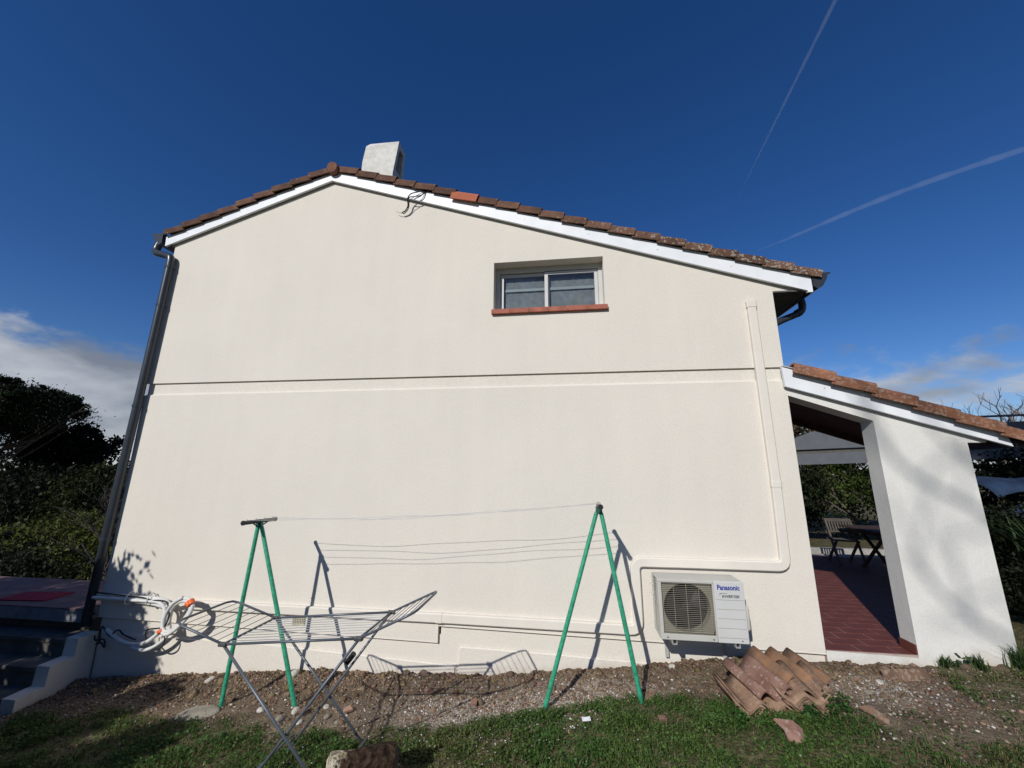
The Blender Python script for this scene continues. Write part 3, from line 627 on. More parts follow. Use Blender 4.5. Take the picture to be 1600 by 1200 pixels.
def trunking():
    runs = [([(-4.63, 0.485), (-1.44, 0.487)], 0.05), ([(-1.44, 0.487), (0.735, 0.475), (0.735, 1.145), (1.15, 1.147)], 0.05),
            ([(1.15, 1.147), (2.262, 1.147), (2.275, 1.98)], 0.049), ([(2.275, 1.98), (2.268, 4.05)], 0.049)]
    for pts, hw in runs:
        m = MB(); m.ribbon(round_path(pts, 0.085) if len(pts) > 2 else pts, hw, 0.001, -0.05); o = m.build('trunking', 'trunking', house)
    for p0, p1, hw in (((-1.475, 0.487), (-1.405, 0.487), 0.054), ((2.274, 1.95), (2.275, 2.01), 0.053), ((2.269, 4.04), (2.268, 4.12), 0.056)):
        m = MB(); m.ribbon([p0, p1], hw, 0.0, -0.054); m.build('trunking_joint', 'trunking', house)
    v = MB(); v.box((-3.235, -0.012, 0.325), (-3.075, -0.0005, 0.462), 0.003); vo = v.build('vent_grille', 'vent_plate', house)
    for i in range(7):
        q = MB(); x = -3.215+i*0.021; q.box((x, -0.016, 0.345), (x+0.008, -0.0105, 0.445)); q.build('vent_slot', 'vent_slot', vo)
    bolts = MB()
    for (x, z) in ((-3.02, 0.62),):
        q = MB(); q.tube([(x, -0.012, z), (x, 0.0, z)], 0.006, 6); q.build('wall_nail', 'dark_metal', house)
trunking()

# ------------------------------------------------------------------ porch
porch = thing('porch', (3.4, 0.6, 0.38), 'open porch with white wall pier and lean-to tiled roof', 'porch')
PS = (3.06-2.38)/(4.58-2.5)
def porch_build():
    pf = lambda x: 3.20-PS*(x-2.5)       # wall top hidden behind the barge board
    w = MB()
    w.prism([(2.541, 2.965), (3.37, 2.665), (3.37, pf(3.37)), (2.541, pf(2.541))], 0.002, 0.2)
    w.build('lintel', 'plaster_white', porch)
    p = MB(); p.prism([(3.37, -0.6), (4.225, -0.6), (4.225, 2.45), (4.225, pf(4.225)), (3.37, pf(3.37))], 0.002, 0.2); p.build('pier', 'plaster_white', porch)
    p = MB(); p.prism([(4.225, 2.425), (4.40, 2.425), (4.40, pf(4.40)), (4.225, pf(4.225))], 0.002, 0.2); p.build('gable_return', 'plaster_white', porch)
    b = MB(); b.prism([(2.50, 3.06), (4.585, 2.378), (4.545, 2.505), (2.49, 3.29)], -0.055, -0.02); bo = b.build('barge_board', 'fascia', porch)
    for x in (2.9, 3.5, 4.1):
        z = 3.06-PS*(x-2.5)+0.10; q = MB(); q.tube([(x, -0.058, z), (x, -0.05, z)], 0.008, 6); q.build('screw', 'galvanised', bo)
    yb = 1.42
    r = MB(); r.prism([(2.545, 3.185), (4.66, 2.44), (4.66, 2.49), (2.545, 3.235)], -0.015, yb); roof = r.build('roof', 'sheet_roof', porch)
    V, F = tiled_sheet(4.74, 2.50, 2.55, 3.27, 0.17, yb, rows=0.36); s = MB(); s.add(V, F); s.build('tile_field', 'porch_tile', roof, True)
    # dark red boarding under the roof, one board after another
    for i in range(8):
        y = 0.202+i*0.148; q = MB(); q.prism([(2.545, 3.165), (4.62, 2.435), (4.62, 2.415), (2.545, 3.145)], y, y+0.142); q.build('soffit_board', 'soffit_red', porch)
    q = MB(); q.prism([(2.545, 3.06), (4.62, 2.335), (4.62, 2.43), (2.545, 3.155)], yb-0.035, yb+0.02); q.build('rear_beam', 'soffit_red', porch)
    ang = math.atan2(3.29-2.505, 4.545-2.49); ln = 2.25/math.cos(ang)/6
    me = verge_mesh(ln*1.05, 'verge_tile', h=0.115); me.materials.append(MATS['porch_tile'])
    for k in range(6):
        d = k*ln; o = bpy.data.objects.new('verge_tile', me); C.objects.link(o); o.parent = roof
        o.matrix_basis = slope_matrix((2.575+d*math.cos(ang), -0.13+random.uniform(-.006, .006), 3.235-d*math.sin(ang)), ang, False, 0.02)
    f = MB(); f.prism([(2.50, 3.29), (2.60, 3.262), (2.60, 3.272), (2.50, 3.302)], -0.07, 0.05); f.build('flashing', 'galvanised', porch)
    g = MB(); g.box((4.62, -0.04, 2.37), (4.74, yb, 2.46), 0.02); g.build('gutter', 'anthracite', porch)
    k = MB(); k.prism([(3.355, 0.385), (3.368, 0.385), (3.368, 0.465), (3.355, 0.465)], 0.003, 0.2); k.build('skirting_tile', 'floor_tile', porch)
porch_build()
def porch_floor():
    s = MB(); pl = [(2.545, 0.004), (4.22, 0.004), (4.3, 0.6), (5.2, 1.6), (7.6, 4.9), (7.6, 5.3), (2.545, 5.3)]; n_ = len(pl); FZ = 0.374
    s.add([(x, y, -0.6) for x, y in pl]+[(x, y, FZ) for x, y in pl], [tuple(range(n_-1, -1, -1)), tuple(range(n_, 2*n_))]+[(i, (i+1) % n_, (i+1) % n_+n_, i+n_) for i in range(n_)]); fl = s.build('porch_floor', 'grout'); tag(fl, 'red tiled porch floor behind the white threshold', None, None, 'structure')
    th = MB(); th.prism([(2.545, -0.6), (3.369, -0.6), (3.369, 0.352), (2.545, 0.372)], -0.004, 0.003); th.build('threshold', 'plaster_white', fl)
    me = MB(); me.box((0, 0, -0.003), (0.319, 0.154, 0.0035)); tm = me.mesh('floor_tile'); tm.materials.append(MATS['floor_tile'])
    n = 0; j = 0; y = 0.01
    while y < 4.9:
        x = 2.55-(0.165 if j % 2 else 0); lo = 2.55+0.40*y; hi = 3.5+0.78*y
        while x < 6.5:
            half = x < 2.54
            if x+0.33 > lo and x < hi and n < 300:
                o = bpy.data.objects.new('floor_tile', tm); C.objects.link(o); o.parent = fl
                o.location = ((2.552 if half else x+0.004), y+0.004, FZ+random.uniform(0, .0015)); n += 1
                if half: o.scale.x = 0.49
            x += 0.33
        y += 0.165; j += 1
porch_floor()

# ------------------------------------------------------------------ left terrace and steps
def left_terrace():
    t = MB(); t.prism([(-9.6, 0.225), (-6.06, 0.225), (-6.06, 0.36), (-9.6, 0.36)], -0.06, 1.1); te = t.build('terrace', 'slab_grey'); tag(te, 'raised terrace slab at the left corner of the house', None, None, 'structure')
    f = MB(); f.prism([(-9.6, 0.364), (-6.07, 0.364), (-6.07, 0.378), (-9.6, 0.378)], -0.055, 1.09); f.build('paving', 'terrace_floor', te)
    b = MB(); b.box((-9.5, 0.10, -1.5), (-6.08, 1.0, 0.224)); b.build('foundation', 'concrete', te)
    m = MB(); m.add([(-7.62, 0.06, 0.380), (-6.92, 0.12, 0.380), (-6.98, 0.50, 0.380), (-7.64, 0.42, 0.380), (-7.62, 0.06, 0.392), (-6.92, 0.12, 0.392), (-6.98, 0.50, 0.392), (-7.64, 0.42, 0.392)],
                    [(3, 2, 1, 0), (4, 5, 6, 7), (0, 1, 5, 4), (1, 2, 6, 5), (2, 3, 7, 6), (3, 0, 4, 7)])
    mo = m.build('doormat', 'red_mat'); tag(mo, 'red mat lying on the raised terrace left of the house', 'mat')
    st = thing('garden_steps', (-7.0, -0.3, -0.7), 'short flight of concrete steps with a white stepped side wall', 'steps')
    for (y0, z) in ((-0.205, 0.11), (-0.44, -0.09), (-0.67, -0.295)):
        q = MB(); q.box((-8.6, y0-0.02, z-0.06), (-6.02, y0+0.25, z-0.012), 0.008); q.build('tread', 'concrete', st)
        q = MB(); q.box((-8.6, y0, z-0.9), (-6.02, y0+0.235, z-0.062)); q.build('riser', 'concrete', st)
    s = MB(); prof = [(0.0025, -1.3), (0.0025, 0.12), (-0.205, 0.112), (-0.215, -0.08), (-0.44, -0.09), (-0.45, -0.285), (-0.69, -0.30), (-0.72, -1.3)]
    n = len(prof); V = [(-6.02, y, z) for y, z in prof]+[(-5.845, y, z) for y, z in prof]
    s.add(V, [tuple(range(n)), tuple(range(2*n-1, n-1, -1))]+[(i, (i+1) % n, (i+1) % n+n, i+n) for i in range(n)]); so = s.build('side_wall', 'plaster', st)
left_terrace()

# ------------------------------------------------------------------ air conditioner
def text_mesh(body, size, shear=0.0, offset=0.0, xscale=1.0, extrude=0.0012):
    cu = bpy.data.curves.new('lettering', 'FONT'); cu.body = body; cu.size = size; cu.shear = shear; cu.offset = offset; cu.extrude = extrude; cu.resolution_u = 3
    o = bpy.data.objects.new('lettering', cu); C.objects.link(o); bpy.context.view_layer.update()
    me = bpy.data.meshes.new_from_object(o.evaluated_get(bpy.context.evaluated_depsgraph_get())); bpy.data.objects.remove(o); bpy.data.curves.remove(cu)
    n = len(me.vertices); co = np.empty(n*3, np.float32); me.vertices.foreach_get('co', co); co = co.reshape(-1, 3)
    co[:, 0] *= xscale; out = np.stack([co[:, 0], -co[:, 2], co[:, 1]], 1); me.vertices.foreach_set('co', out.ravel()); me.update()
    return me, out[:, 0].max()-out[:, 0].min()
def fit_text(body, width, **k):
    me, w = text_mesh(body, **k); me2, w2 = text_mesh(body, **{**k, 'xscale': k.get('xscale', 1)*width/w}); return me2
def air_conditioner():
    X0, X1, Z0, Z1, YF, YB = 0.885, 1.68, 0.53, 1.068, -0.40, -0.11
    ac = thing('air_conditioner', (1.28, -0.25, 0.53), 'white outdoor air-conditioning unit with fan grille hung on the wall', 'air conditioner')
    xg = 1.405                                       # grille / panel split
    c = MB(); t = 0.012
    c.box((X0, YF+0.02, Z1-t), (X1, YB, Z1), 0.004); c.box((X0, YF+0.02, Z0), (X1, YB, Z0+t), 0.003)
    c.box((X0+0.001, YB-0.012, Z0+t), (X1-0.001, YB, Z1-t)); c.box((X1-t, YF+0.02, Z0+t), (X1, YB-0.012, Z1-t)); 
    c.box((X0, YF+0.03, Z0+t), (X0+t, YF+0.09, Z1-t)); c.box((X0, YB-0.04, Z0+t), (X0+t, YB-0.012, Z1-t))
    c.build('casing', 'ac_body', ac)
    f = MB(); f.box((X0, YF, Z1-0.028), (xg, YF+0.03, Z1-0.002), 0.006); f.box((X0, YF, Z0+0.002), (xg, YF+0.03, Z0+0.055), 0.005); f.box((X0, YF, Z0+0.055), (X0+0.032, YF+0.03, Z1-0.028), 0.004); f.box((xg-0.012, YF+0.001, Z0+0.055), (xg, YF+0.03, Z1-0.028))
    f.build('front_frame', 'ac_body', ac)
    xc, zc, rad = (X0+0.032+xg-0.012)/2+0.0, (Z0+Z1)/2+0.012, 0.218
    # plate behind the grille with the fan mouth
    pl = MB(); n = 40; xa, xb, za, zb = X0+0.032, xg-0.012, Z0+0.055, Z1-0.028; y = YF+0.035; V = []; 
    for k in range(n):
        a = 2*math.pi*k/n; ca, sa = math.cos(a), math.sin(a); V.append((xc+rad*ca, y, zc+rad*sa))
        s = min((xb-xc)/abs(ca) if abs(ca) > 1e-6 else 9, (zb-zc if sa > 0 else zc-za)/abs(sa) if abs(sa) > 1e-6 else 9); V.append((xc+s*ca, y, zc+s*sa))
    F = [(2*k, 2*k+1, 2*((k+1) % n)+1, 2*((k+1) % n)) for k in range(n)]; pl.add(V, F)
    for k in range(n): a = 2*math.pi*k/n; pl.v.append((xc+rad*math.cos(a), y+0.09, zc+rad*math.sin(a)))
    pl.f += [(2*k, 2*((k+1) % n), 2*n+(k+1) % n, 2*n+k) for k in range(n)]; pl.build('fan_shroud', 'ac_slat', ac)
    dk = MB(); dk.box((X0+0.02, y+0.09, Z0+0.02), (xg+0.05, y+0.10, Z1-0.02)); dk.build('coil_block', 'ac_dark', ac)
    fan = MB(); fan.tube([(xc, y+0.02, zc), (xc, y+0.08, zc)], 0.045, 16)
    for b in range(3):
        a0 = b*2*math.pi/3+0.4; V = []
        for i in range(7):
            r = 0.04+0.155*i/6; wdt = 0.55+0.25*i/6
            for s_ in (-0.5, 0.5): a = a0+s_*wdt*1.3; V.append((xc+r*math.cos(a), y+0.05+s_*0.05, zc+r*math.sin(a)))
        fan.add(V, [(2*i, 2*i+1, 2*i+3, 2*i+2) for i in range(6)])
    fan.build('fan', 'ac_fan', ac)
    sm = MB(); sm.box((0, 0, 0), (xb-xa, 0.004, 0.0024)); me = sm.mesh('slat'); me.materials.append(MATS['ac_slat']); ns = 27
    for k in range(ns):
        o = bpy.data.objects.new('slat', me); C.objects.link(o); o.parent = ac; o.matrix_parent_inverse = Matrix.Translation(-ac.location); o.location = (xa, YF+0.006, za+0.004+(zb-za-0.012)*k/(ns-1))
    for x in (xa+0.12, xc, xb-0.12):
        q = MB(); q.box((x-0.0025, YF+0.023, za), (x+0.0025, YF+0.028, zb)); q.build('grille_rib', 'ac_slat', ac)
    p = MB(); p.box((xg+0.0015, YF-0.004, Z0+0.001), (X1+0.001, YF+0.03, Z1-0.002), 0.006); po = p.build('service_panel', 'ac_panel', ac)
    for i in range(5):
        z = Z1-0.165-0.082*i; q = MB(); q.box((xg+0.012, YF-0.0052, z), (X1-0.012, YF-0.0035, z+0.0032)); q.build('groove', 'print_grey' if i < 0 else 'ac_slat', po)
    me = fit_text('Panasonic', 0.205, size=0.062, offset=0.0016); o = link_mesh('lettering', me, 'print_blue', po); o.location = (xg+0.030, YF-0.0055, Z1-0.073)
    me = fit_text('INVERTER', 0.158, size=0.033, shear=0.28, offset=0.0006); o = link_mesh('lettering', me, 'print_grey', po); o.location = (xg+0.068, YF-0.0055, Z1-0.142)
    sw = MB(); sw.tube(catmull([(xg+0.055, YF-0.0055, Z1-0.128), (xg+0.050, YF-0.0055, Z1-0.112), (xg+0.075, YF-0.0055, Z1-0.104), (xg+0.12, YF-0.0055, Z1-0.106)], 5), [0.0012]*5+[0.0022]*5+[0.0014]*5+[0.0006], 5); sw.build('emblem', 'print_grey', po)
    for x in (X0+0.06, xg-0.04, X1-0.06):
        q = MB(); q.tube([(x, YF-0.007, Z0+0.025), (x, YF+0.002, Z0+0.025)], 0.006, 8); q.build('screw', 'dark_metal', ac)
    sm = MB(); sm.box((0, 0, 0), (0.006, 0.155, 0.007)); me = sm.mesh('side_slat'); me.materials.append(MATS['ac_body'])
    for k in range(20):
        o = bpy.data.objects.new('side_slat', me); C.objects.link(o); o.parent = ac; o.matrix_parent_inverse = Matrix.Translation(-ac.location); o.location = (X0+0.002, YF+0.09, Z0+0.03+k*0.0245)
    for z in (0.95, 0.86): 
        q = MB(); q.box((X0-0.02, YB-0.05, z), (X0+0.004, YB-0.02, z+0.022), 0.004); q.build('sensor_clip', 'ac_cover', ac)
    v = MB(); v.box((X1, YF+0.10, Z0+0.07), (X1+0.075, YB-0.02, Z0+0.30), 0.028); v.build('valve_cover', 'ac_cover', ac, True)
    for x in (0.99, 1.56):
        b = MB(); b.box((x, YF+0.01, Z0-0.042), (x+0.042, 0.0, Z0-0.036)); b.box((x, YF+0.01, Z0-0.036), (x+0.004, 0.0, Z0-0.004)); b.box((x+0.038, YF+0.01, Z0-0.036), (x+0.042, 0.0, Z0-0.004)); b.box((x+0.004, -0.012, Z0-0.3), (x+0.038, -0.0005, Z0-0.036))
        bo = b.build('bracket', 'galvanised', ac)
        q = MB(); q.tube([(x+0.021, YF+0.05, Z0-0.036), (x+0.021, YF+0.05, Z0+0.0)], 0.019, 12); q.tube([(x+0.021, YF+0.05, Z0-0.055), (x+0.021, YF+0.05, Z0-0.042)], 0.008, 6); q.build('rubber_foot', 'black_plastic', bo)
    d = MB(); d.tube([(xc+0.1, YF+0.16, Z0-0.03), (xc+0.1, YF+0.16, Z0)], 0.02, 10); d.build('drain_spout', 'black_plastic', ac)
air_conditioner()

# ------------------------------------------------------------------ coiled refrigerant pipes
def pipes():
    k = 7.619
    def W(px, py, y):                 # traced on the wall plane of the house, then set at depth y
        return (px, y, py)
    # x,z (metres) on the wall
    t = thing('pipe_bundle', (-5.2, -0.08, 0.0), 'white insulated pipes coiled and taped in orange at the wall foot', 'pipes')
    A = [(-5.93, -.05, .555), (-5.6, -.06, .555), (-5.3, -.06, .545), (-5.0, -.07, .545), (-4.82, -.09, .50), (-4.76, -.11, .40), (-4.80, -.12, .28), (-4.90, -.13, .16), (-5.05, -.12, .07), (-5.25, -.10, .045), (-5.45, -.08, .08), (-5.66, -.06, .17)]
    B = [(-5.93, -.05, .505), (-5.6, -.06, .505), (-5.3, -.06, .50), (-5.05, -.07, .485), (-4.88, -.09, .47), (-4.74, -.12, .52), (-4.60, -.16, .585), (-4.48, -.19, .60), (-4.385, -.22, .57), (-4.37, -.24, .48), (-4.44, -.25, .37), (-4.56, -.23, .27), (-4.68, -.20, .215), (-4.77, -.17, .235), (-4.80, -.15, .33), (-4.77, -.15, .44), (-4.68, -.17, .545), (-4.55, -.20, .615)]
    Cc = [(-5.93, -.09, .53), (-5.55, -.10, .53), (-5.2, -.10, .525), (-4.96, -.11, .52), (-4.83, -.13, .455), (-4.81, -.15, .34), (-4.76, -.17, .25), (-4.66, -.20, .245), (-4.54, -.23, .31), (-4.43, -.24, .42), (-4.39, -.23, .52), (-4.46, -.20, .575), (-4.60, -.17, .56), (-4.72, -.14, .47), (-4.75, -.12, .33), (-4.72, -.13, .20), (-4.83, -.14, .08), (-5.0, -.14, .01), (-5.2, -.12, .02)]
    for P, r in ((A, 0.022), (B, 0.021), (Cc, 0.019)):
        m = MB(); m.tube(catmull(P, 7), r, 12); m.build('insulated_pipe', 'pipe_foam', t, True)
    D = [(-5.93, -.075, .585), (-5.5, -.095, .572), (-5.2, -.10, .56), (-5.05, -.11, .535), (-4.95, -.12, .545), (-4.84, -.12, .53), (-4.74, -.15, .43), (-4.75, -.16, .30), (-4.83, -.16, .26), (-4.98, -.15, .235), (-5.03, -.13, .17), (-4.98, -.12, .08), (-4.86, -.14, .02), (-4.76, -.15, .06), (-4.74, -.15, .15), (-4.82, -.14, .24)]
    E_ = [(-5.2, -.09, .09), (-5.38, -.08, .13), (-5.47, -.08, .18), (-5.54, -.08, .13), (-5.46, -.09, .08), (-5.60, -.08, .12), (-5.72, -.07, .2), (-5.74, -.06, .11), (-5.70, -.08, .05), (-5.76, -.07, .0), (-5.68, -.08, .03), (-5.62, -.08, -.02), (-5.66, -.07, .06), (-5.78, -.07, .045), (-5.80, -.07, .1)]
    for P in (D, E_):
        m = MB(); m.tube(catmull(P, 7), 0.0085, 7); m.build('black_cable', 'cable_black', t, True)
    for (a, b, r) in (((-4.42, -.213, .592), (-4.375, -.232, .555), 0.036), ((-4.80, -.163, .245), (-4.78, -.165, .222), 0.042), ((-4.405, -.225, .545), (-4.45, -.222, .572), 0.033)):
        m = MB(); m.tube([a, b], r, 12, caps=False); m.build('orange_tape', 'orange_tape', t, True)
    for x in (-5.42, -5.12):
        m = MB(); m.tube(catmull([(x, -.02, .50), (x, -.02, .585), (x+.01, -.08, .60), (x+.02, -.13, .55), (x+.01, -.12, .49), (x, -.06, .47)], 5, True), 0.006, 6, closed=True); m.build('cable_tie', 'pipe_foam', t)
    m = MB(); m.tube([(-6.02, -.09, .36), (-5.84, -.10, .35)], 0.016, 10); m.build('pipe_stub', 'cable_black', t)
pipes()
def eave_wires():
    t = thing('loose_wires', (-2.05, -0.08, 5.8), 'loose grey and black wires hanging from under the roof edge', 'wires')
    for P, r in (([(-1.90, -.06, 6.03), (-1.97, -.10, 5.99), (-2.08, -.12, 5.95), (-2.13, -.11, 5.88), (-2.13, -.08, 5.80), (-2.17, -.06, 5.735), (-2.23, -.05, 5.71)], .0078),
                 ([(-1.88, -.06, 6.02), (-1.93, -.10, 5.93), (-2.02, -.12, 5.90), (-2.11, -.11, 5.90), (-2.12, -.08, 5.82), (-2.14, -.06, 5.74), (-2.21, -.04, 5.695)], .0072),
                 ([(-1.89, -.06, 6.02), (-1.96, -.11, 5.94), (-2.05, -.12, 5.88), (-2.10, -.11, 5.84), (-2.12, -.07, 5.77), (-2.19, -.04, 5.70)], .0045)):
        m = MB(); m.tube(catmull(P, 6), r, 7); m.build('wire', 'cable_black', t, True)
    m = MB(); m.tube(catmull([(-2.21, -.04, 5.70), (-2.27, -.05, 5.715), (-2.31, -.05, 5.74)], 5), 0.004, 6); m.build('bare_end', 'galvanised', t)
eave_wires()

# ------------------------------------------------------------------ clothes-line posts and lines
def post(apex, feet, label, bar):
    t = thing('clothesline_post', ((feet[0][0]+feet[1][0])/2, feet[0][1], min(feet[0][2], feet[1][2])), label, 'clothes post', 'green A-shaped clothes-line posts')
    a = Vector(apex)
    for i, f in enumerate(feet):
        f = Vector(f); d = (a-f).normalized(); m = MB(); off = Vector((0.012 if i else -0.012, 0, 0))
        m.tube([f-d*0.10, f, a-d*0.06+off, a-d*0.0+off*0.6], [0.0215, 0.0215, 0.0205, 0.012], 14); m.build('leg', 'green_paint', t, True)
    k = MB(); k.box((a.x-0.03, a.y-0.022, a.z-0.05), (a.x+0.03, a.y+0.022, a.z+0.02), 0.008); k.build('hinge_bracket', 'green_dark', t)
    b0, b1 = (Vector(q) for q in bar); m = MB(); m.tube([b0, b1], 0.020, 14); bo = m.build('crossbar', 'dark_metal', t, True)
    for q in (b0, b1):
        d = (b1-b0).normalized(); e = MB(); e.tube([q-d*0.008, q+d*0.008], 0.024, 14); e.build('end_cap', 'black_plastic', bo)
    m = MB(); 
    for s in (-1, 1): m.tube([a+Vector((0.0, 0, -0.05)), a+Vector((0.015, s*0.14, 0.018))], 0.007, 6)
    m.build('brace', 'green_dark', t)
    for j in range(4):
        y = b0.y+(b1.y-b0.y)*(0.1+0.8*j/3); z = b0.z+(b1.z-b0.z)*(0.1+0.8*j/3); m = MB(); m.tube([(a.x, y, z+0.015), (a.x, y, z+0.032)], 0.005, 6); m.build('line_hook', 'galvanised', bo)
barL = ((-3.25, -0.96, 1.575), (-3.25, -0.50, 1.565)); barR = ((0.32, -0.92, 1.785), (0.335, -0.50, 1.775))
post((-3.25, -0.73, 1.555), ((-3.40, -0.73, -0.15), (-2.62, -0.73, -0.11)), 'green A-shaped clothes post standing by the coiled pipes', barL)
post((0.32, -0.70, 1.755), ((-0.22, -0.70, 0.05), (0.61, -0.70, 0.19)), 'green A-shaped clothes post standing near the air conditioner', barR)
def washing_lines():
    names = ['nearest', 'second', 'third', 'farthest']
    for j in range(4):
        f = 0.1+0.8*j/3; a = Vector(barL[0]).lerp(Vector(barL[1]), f)+Vector((0, 0, .026)); b = Vector(barR[0]).lerp(Vector(barR[1]), f)+Vector((0, 0, .026))
        P = []; n = 40; ph = random.uniform(0, 6)
        for i in range(n+1):
            t = i/n; p = a.lerp(b, t); s = 4*t*(1-t); p.z -= (0.035+0.012*j)*s; p.z += s*(0.010*math.sin(9*t+ph)+0.005*math.sin(23*t+ph*2)); p.y += s*0.02*math.sin(7*t+ph*1.7); P.append(p)
        m = MB(); m.tube(P, 0.0016, 5); o = m.build('washing_line', 'line_wire')
        tag(o, ['washing line nearest the camera between the green posts', 'second washing line from the camera between the green posts', 'third washing line from the camera between the green posts', 'washing line nearest the wall between the green posts'][j], 'washing line', 'washing lines')
washing_lines()

# ------------------------------------------------------------------ folding clothes airer
def airer():
    t = thing('clothes_airer', (-1.9, -1.67, 0.0), 'grey metal folding clothes airer with both wings spread', 'clothes airer')
    yf, yn = -1.40, -1.93
    HL, HR = (-2.45, 0.885), (-1.43, 0.975)
    TL, TR = (-2.87, 1.005), (-1.04, 1.155)
    def fr(name, pts, r=0.0088, closed=False):
        m = MB(); m.tube(pts, r, 10, closed=closed); return m.build(name, 'rack_grey', t, True)
    def P(p, y): return Vector((p[0], y, p[1]))
    # centre frame: two rails
    cf = MB()
    for y in (yf, yn): cf.tube([P(HL, y)-Vector((.03, 0, .003)), P(HR, y)+Vector((.03, 0, .003))], 0.0088, 10)
    cf.tube([P(HL, yf), P(HL, yn)], 0.0085, 10); cf.tube([P(HR, yf), P(HR, yn)], 0.0085, 10)
    cf = cf.build('centre_frame', 'rack_grey', t, True)
    for nm, H, T in (('L', HL, TL), ('R', HR, TR)):
        c = 0.07; d = (Vector(T)-Vector(H)).normalized(); T1 = Vector(T)-d*c
        pts = [P(H, yf+0.0), P(T1, yf), Vector((T1.x+d.x*c*.75, yf-.018, T1.y+d.y*c*.75)), Vector((T[0], yf-c, T[1])), Vector((T[0], yn+c, T[1])), Vector((T1.x+d.x*c*.75, yn+.018, T1.y+d.y*c*.75)), P(T1, yn), P(H, yn)]
        o = fr('wing_frame', pts)
        for i in range(1, 7):
            f = i/7; q = Vector(H).lerp(Vector(T), f); m = MB(); m.tube([P(q, yf), P(q, yn)], 0.0026, 6); m.build('wire', 'rack_wire', o)
    for i in range(1, 10):
        y = yf+(yn-yf)*i/10; m = MB(); m.tube([P(HL, y), P(HR, y)], 0.0026, 6); m.build('wire', 'rack_wire', cf)
    for H, fx, dy in ((HL, -1.50, 0.0), (HR, -2.22, 0.028)):
        for y in (yf-dy, yn+dy):
            gzv = float(ground_z(fx, y)); m = MB(); top = P(H, y)
            m.tube([top, Vector((fx, y, gzv+0.002))], 0.0100, 10); lg = m.build('leg', 'rack_grey', t, True)
            q = MB(); q.tube([Vector((fx, y, gzv-0.004)), Vector((fx-(fx-H[0])*.02, y, gzv+0.03))], 0.0125, 8); q.build('foot_cap', 'black_plastic', lg)
    zf = float(ground_z(-2.1, -1.67))
    m = MB(); m.tube([(-2.16, yf-.028, 0.08), (-2.16, yn+.028, 0.08)], 0.008, 8); m.build('leg_brace', 'rack_grey', t, True)
    m = MB(); m.tube([(-1.56, yf, 0.09), (-1.56, yn, 0.09)], 0.008, 8); m.build('leg_brace', 'rack_grey', t, True)
    for y in (yf, yn):
        for H in (HL, HR):
            q = MB(); q.box((H[0]-.03, y-.016, H[1]-.014), (H[0]+.03, y+.016, H[1]+.012), 0.006); q.build('hinge', 'dark_metal', t)
    q = MB(); a = Vector((-1.71, yf-.028, .67)); b = Vector((-1.765, yf-.028, .60)); q.tube([a, b], 0.022, 10); q.build('lock_sleeve', 'black_plastic', t)
    for y in (yf, yn):
        x = -1.985 if y == yn else -1.98; q = MB(); q.tube([(-1.93, y-.025, .455), (-1.93, y+.025, .455)], 0.009, 8); q.build('pivot_bolt', 'dark_metal', t)
airer()

# ------------------------------------------------------------------ loose roof tiles
def wave_tile(name, m, width=0.335, length=0.44, amp=0.029, th=0.013, waves=2.0, phase=0.0):
    n = 24; V = []; L_ = 4
    for e in range(L_+1):
        x = -length/2+length*e/L_
        for side in (0, 1):
            for i in range(n+1):
                u = i/n; y = (u-0.5)*width*(1.0+0.03*(e/L_-0.5)); z = amp*math.cos(2*math.pi*waves*u+phase)+(th if side else 0)
                V.append((x, y, z+amp))
    m_ = 2*(n+1); F = []
    for e in range(L_):
        for i in range(n):
            a = e*m_; b = (e+1)*m_
            F.append((a+i, b+i, b+i+1, a+i+1)); F.append((a+n+1+i, a+n+2+i, b+n+2+i, b+n+1+i))
        F.append((a, a+n+1, b+n+1, b)); F.append((a+n, b+n, b+2*n+1, a+2*n+1))
    for e in (0, L_):
        for i in range(n): F.append((e*m_+i, e*m_+i+1, e*m_+n+2+i, e*m_+n+1+i))
    me = bpy.data.meshes.new(name); me.from_pydata(V, [], F); me.update()
    bm = bmesh.new(); bm.from_mesh(me); bmesh.ops.recalc_face_normals(bm, faces=bm.faces); bm.to_mesh(me); bm.free()
    me.materials.append(MATS[m]); me.polygons.foreach_set('use_smooth', np.array([abs(p.normal.x) < 0.5 and p.area > 2e-4 for p in me.polygons])); return me
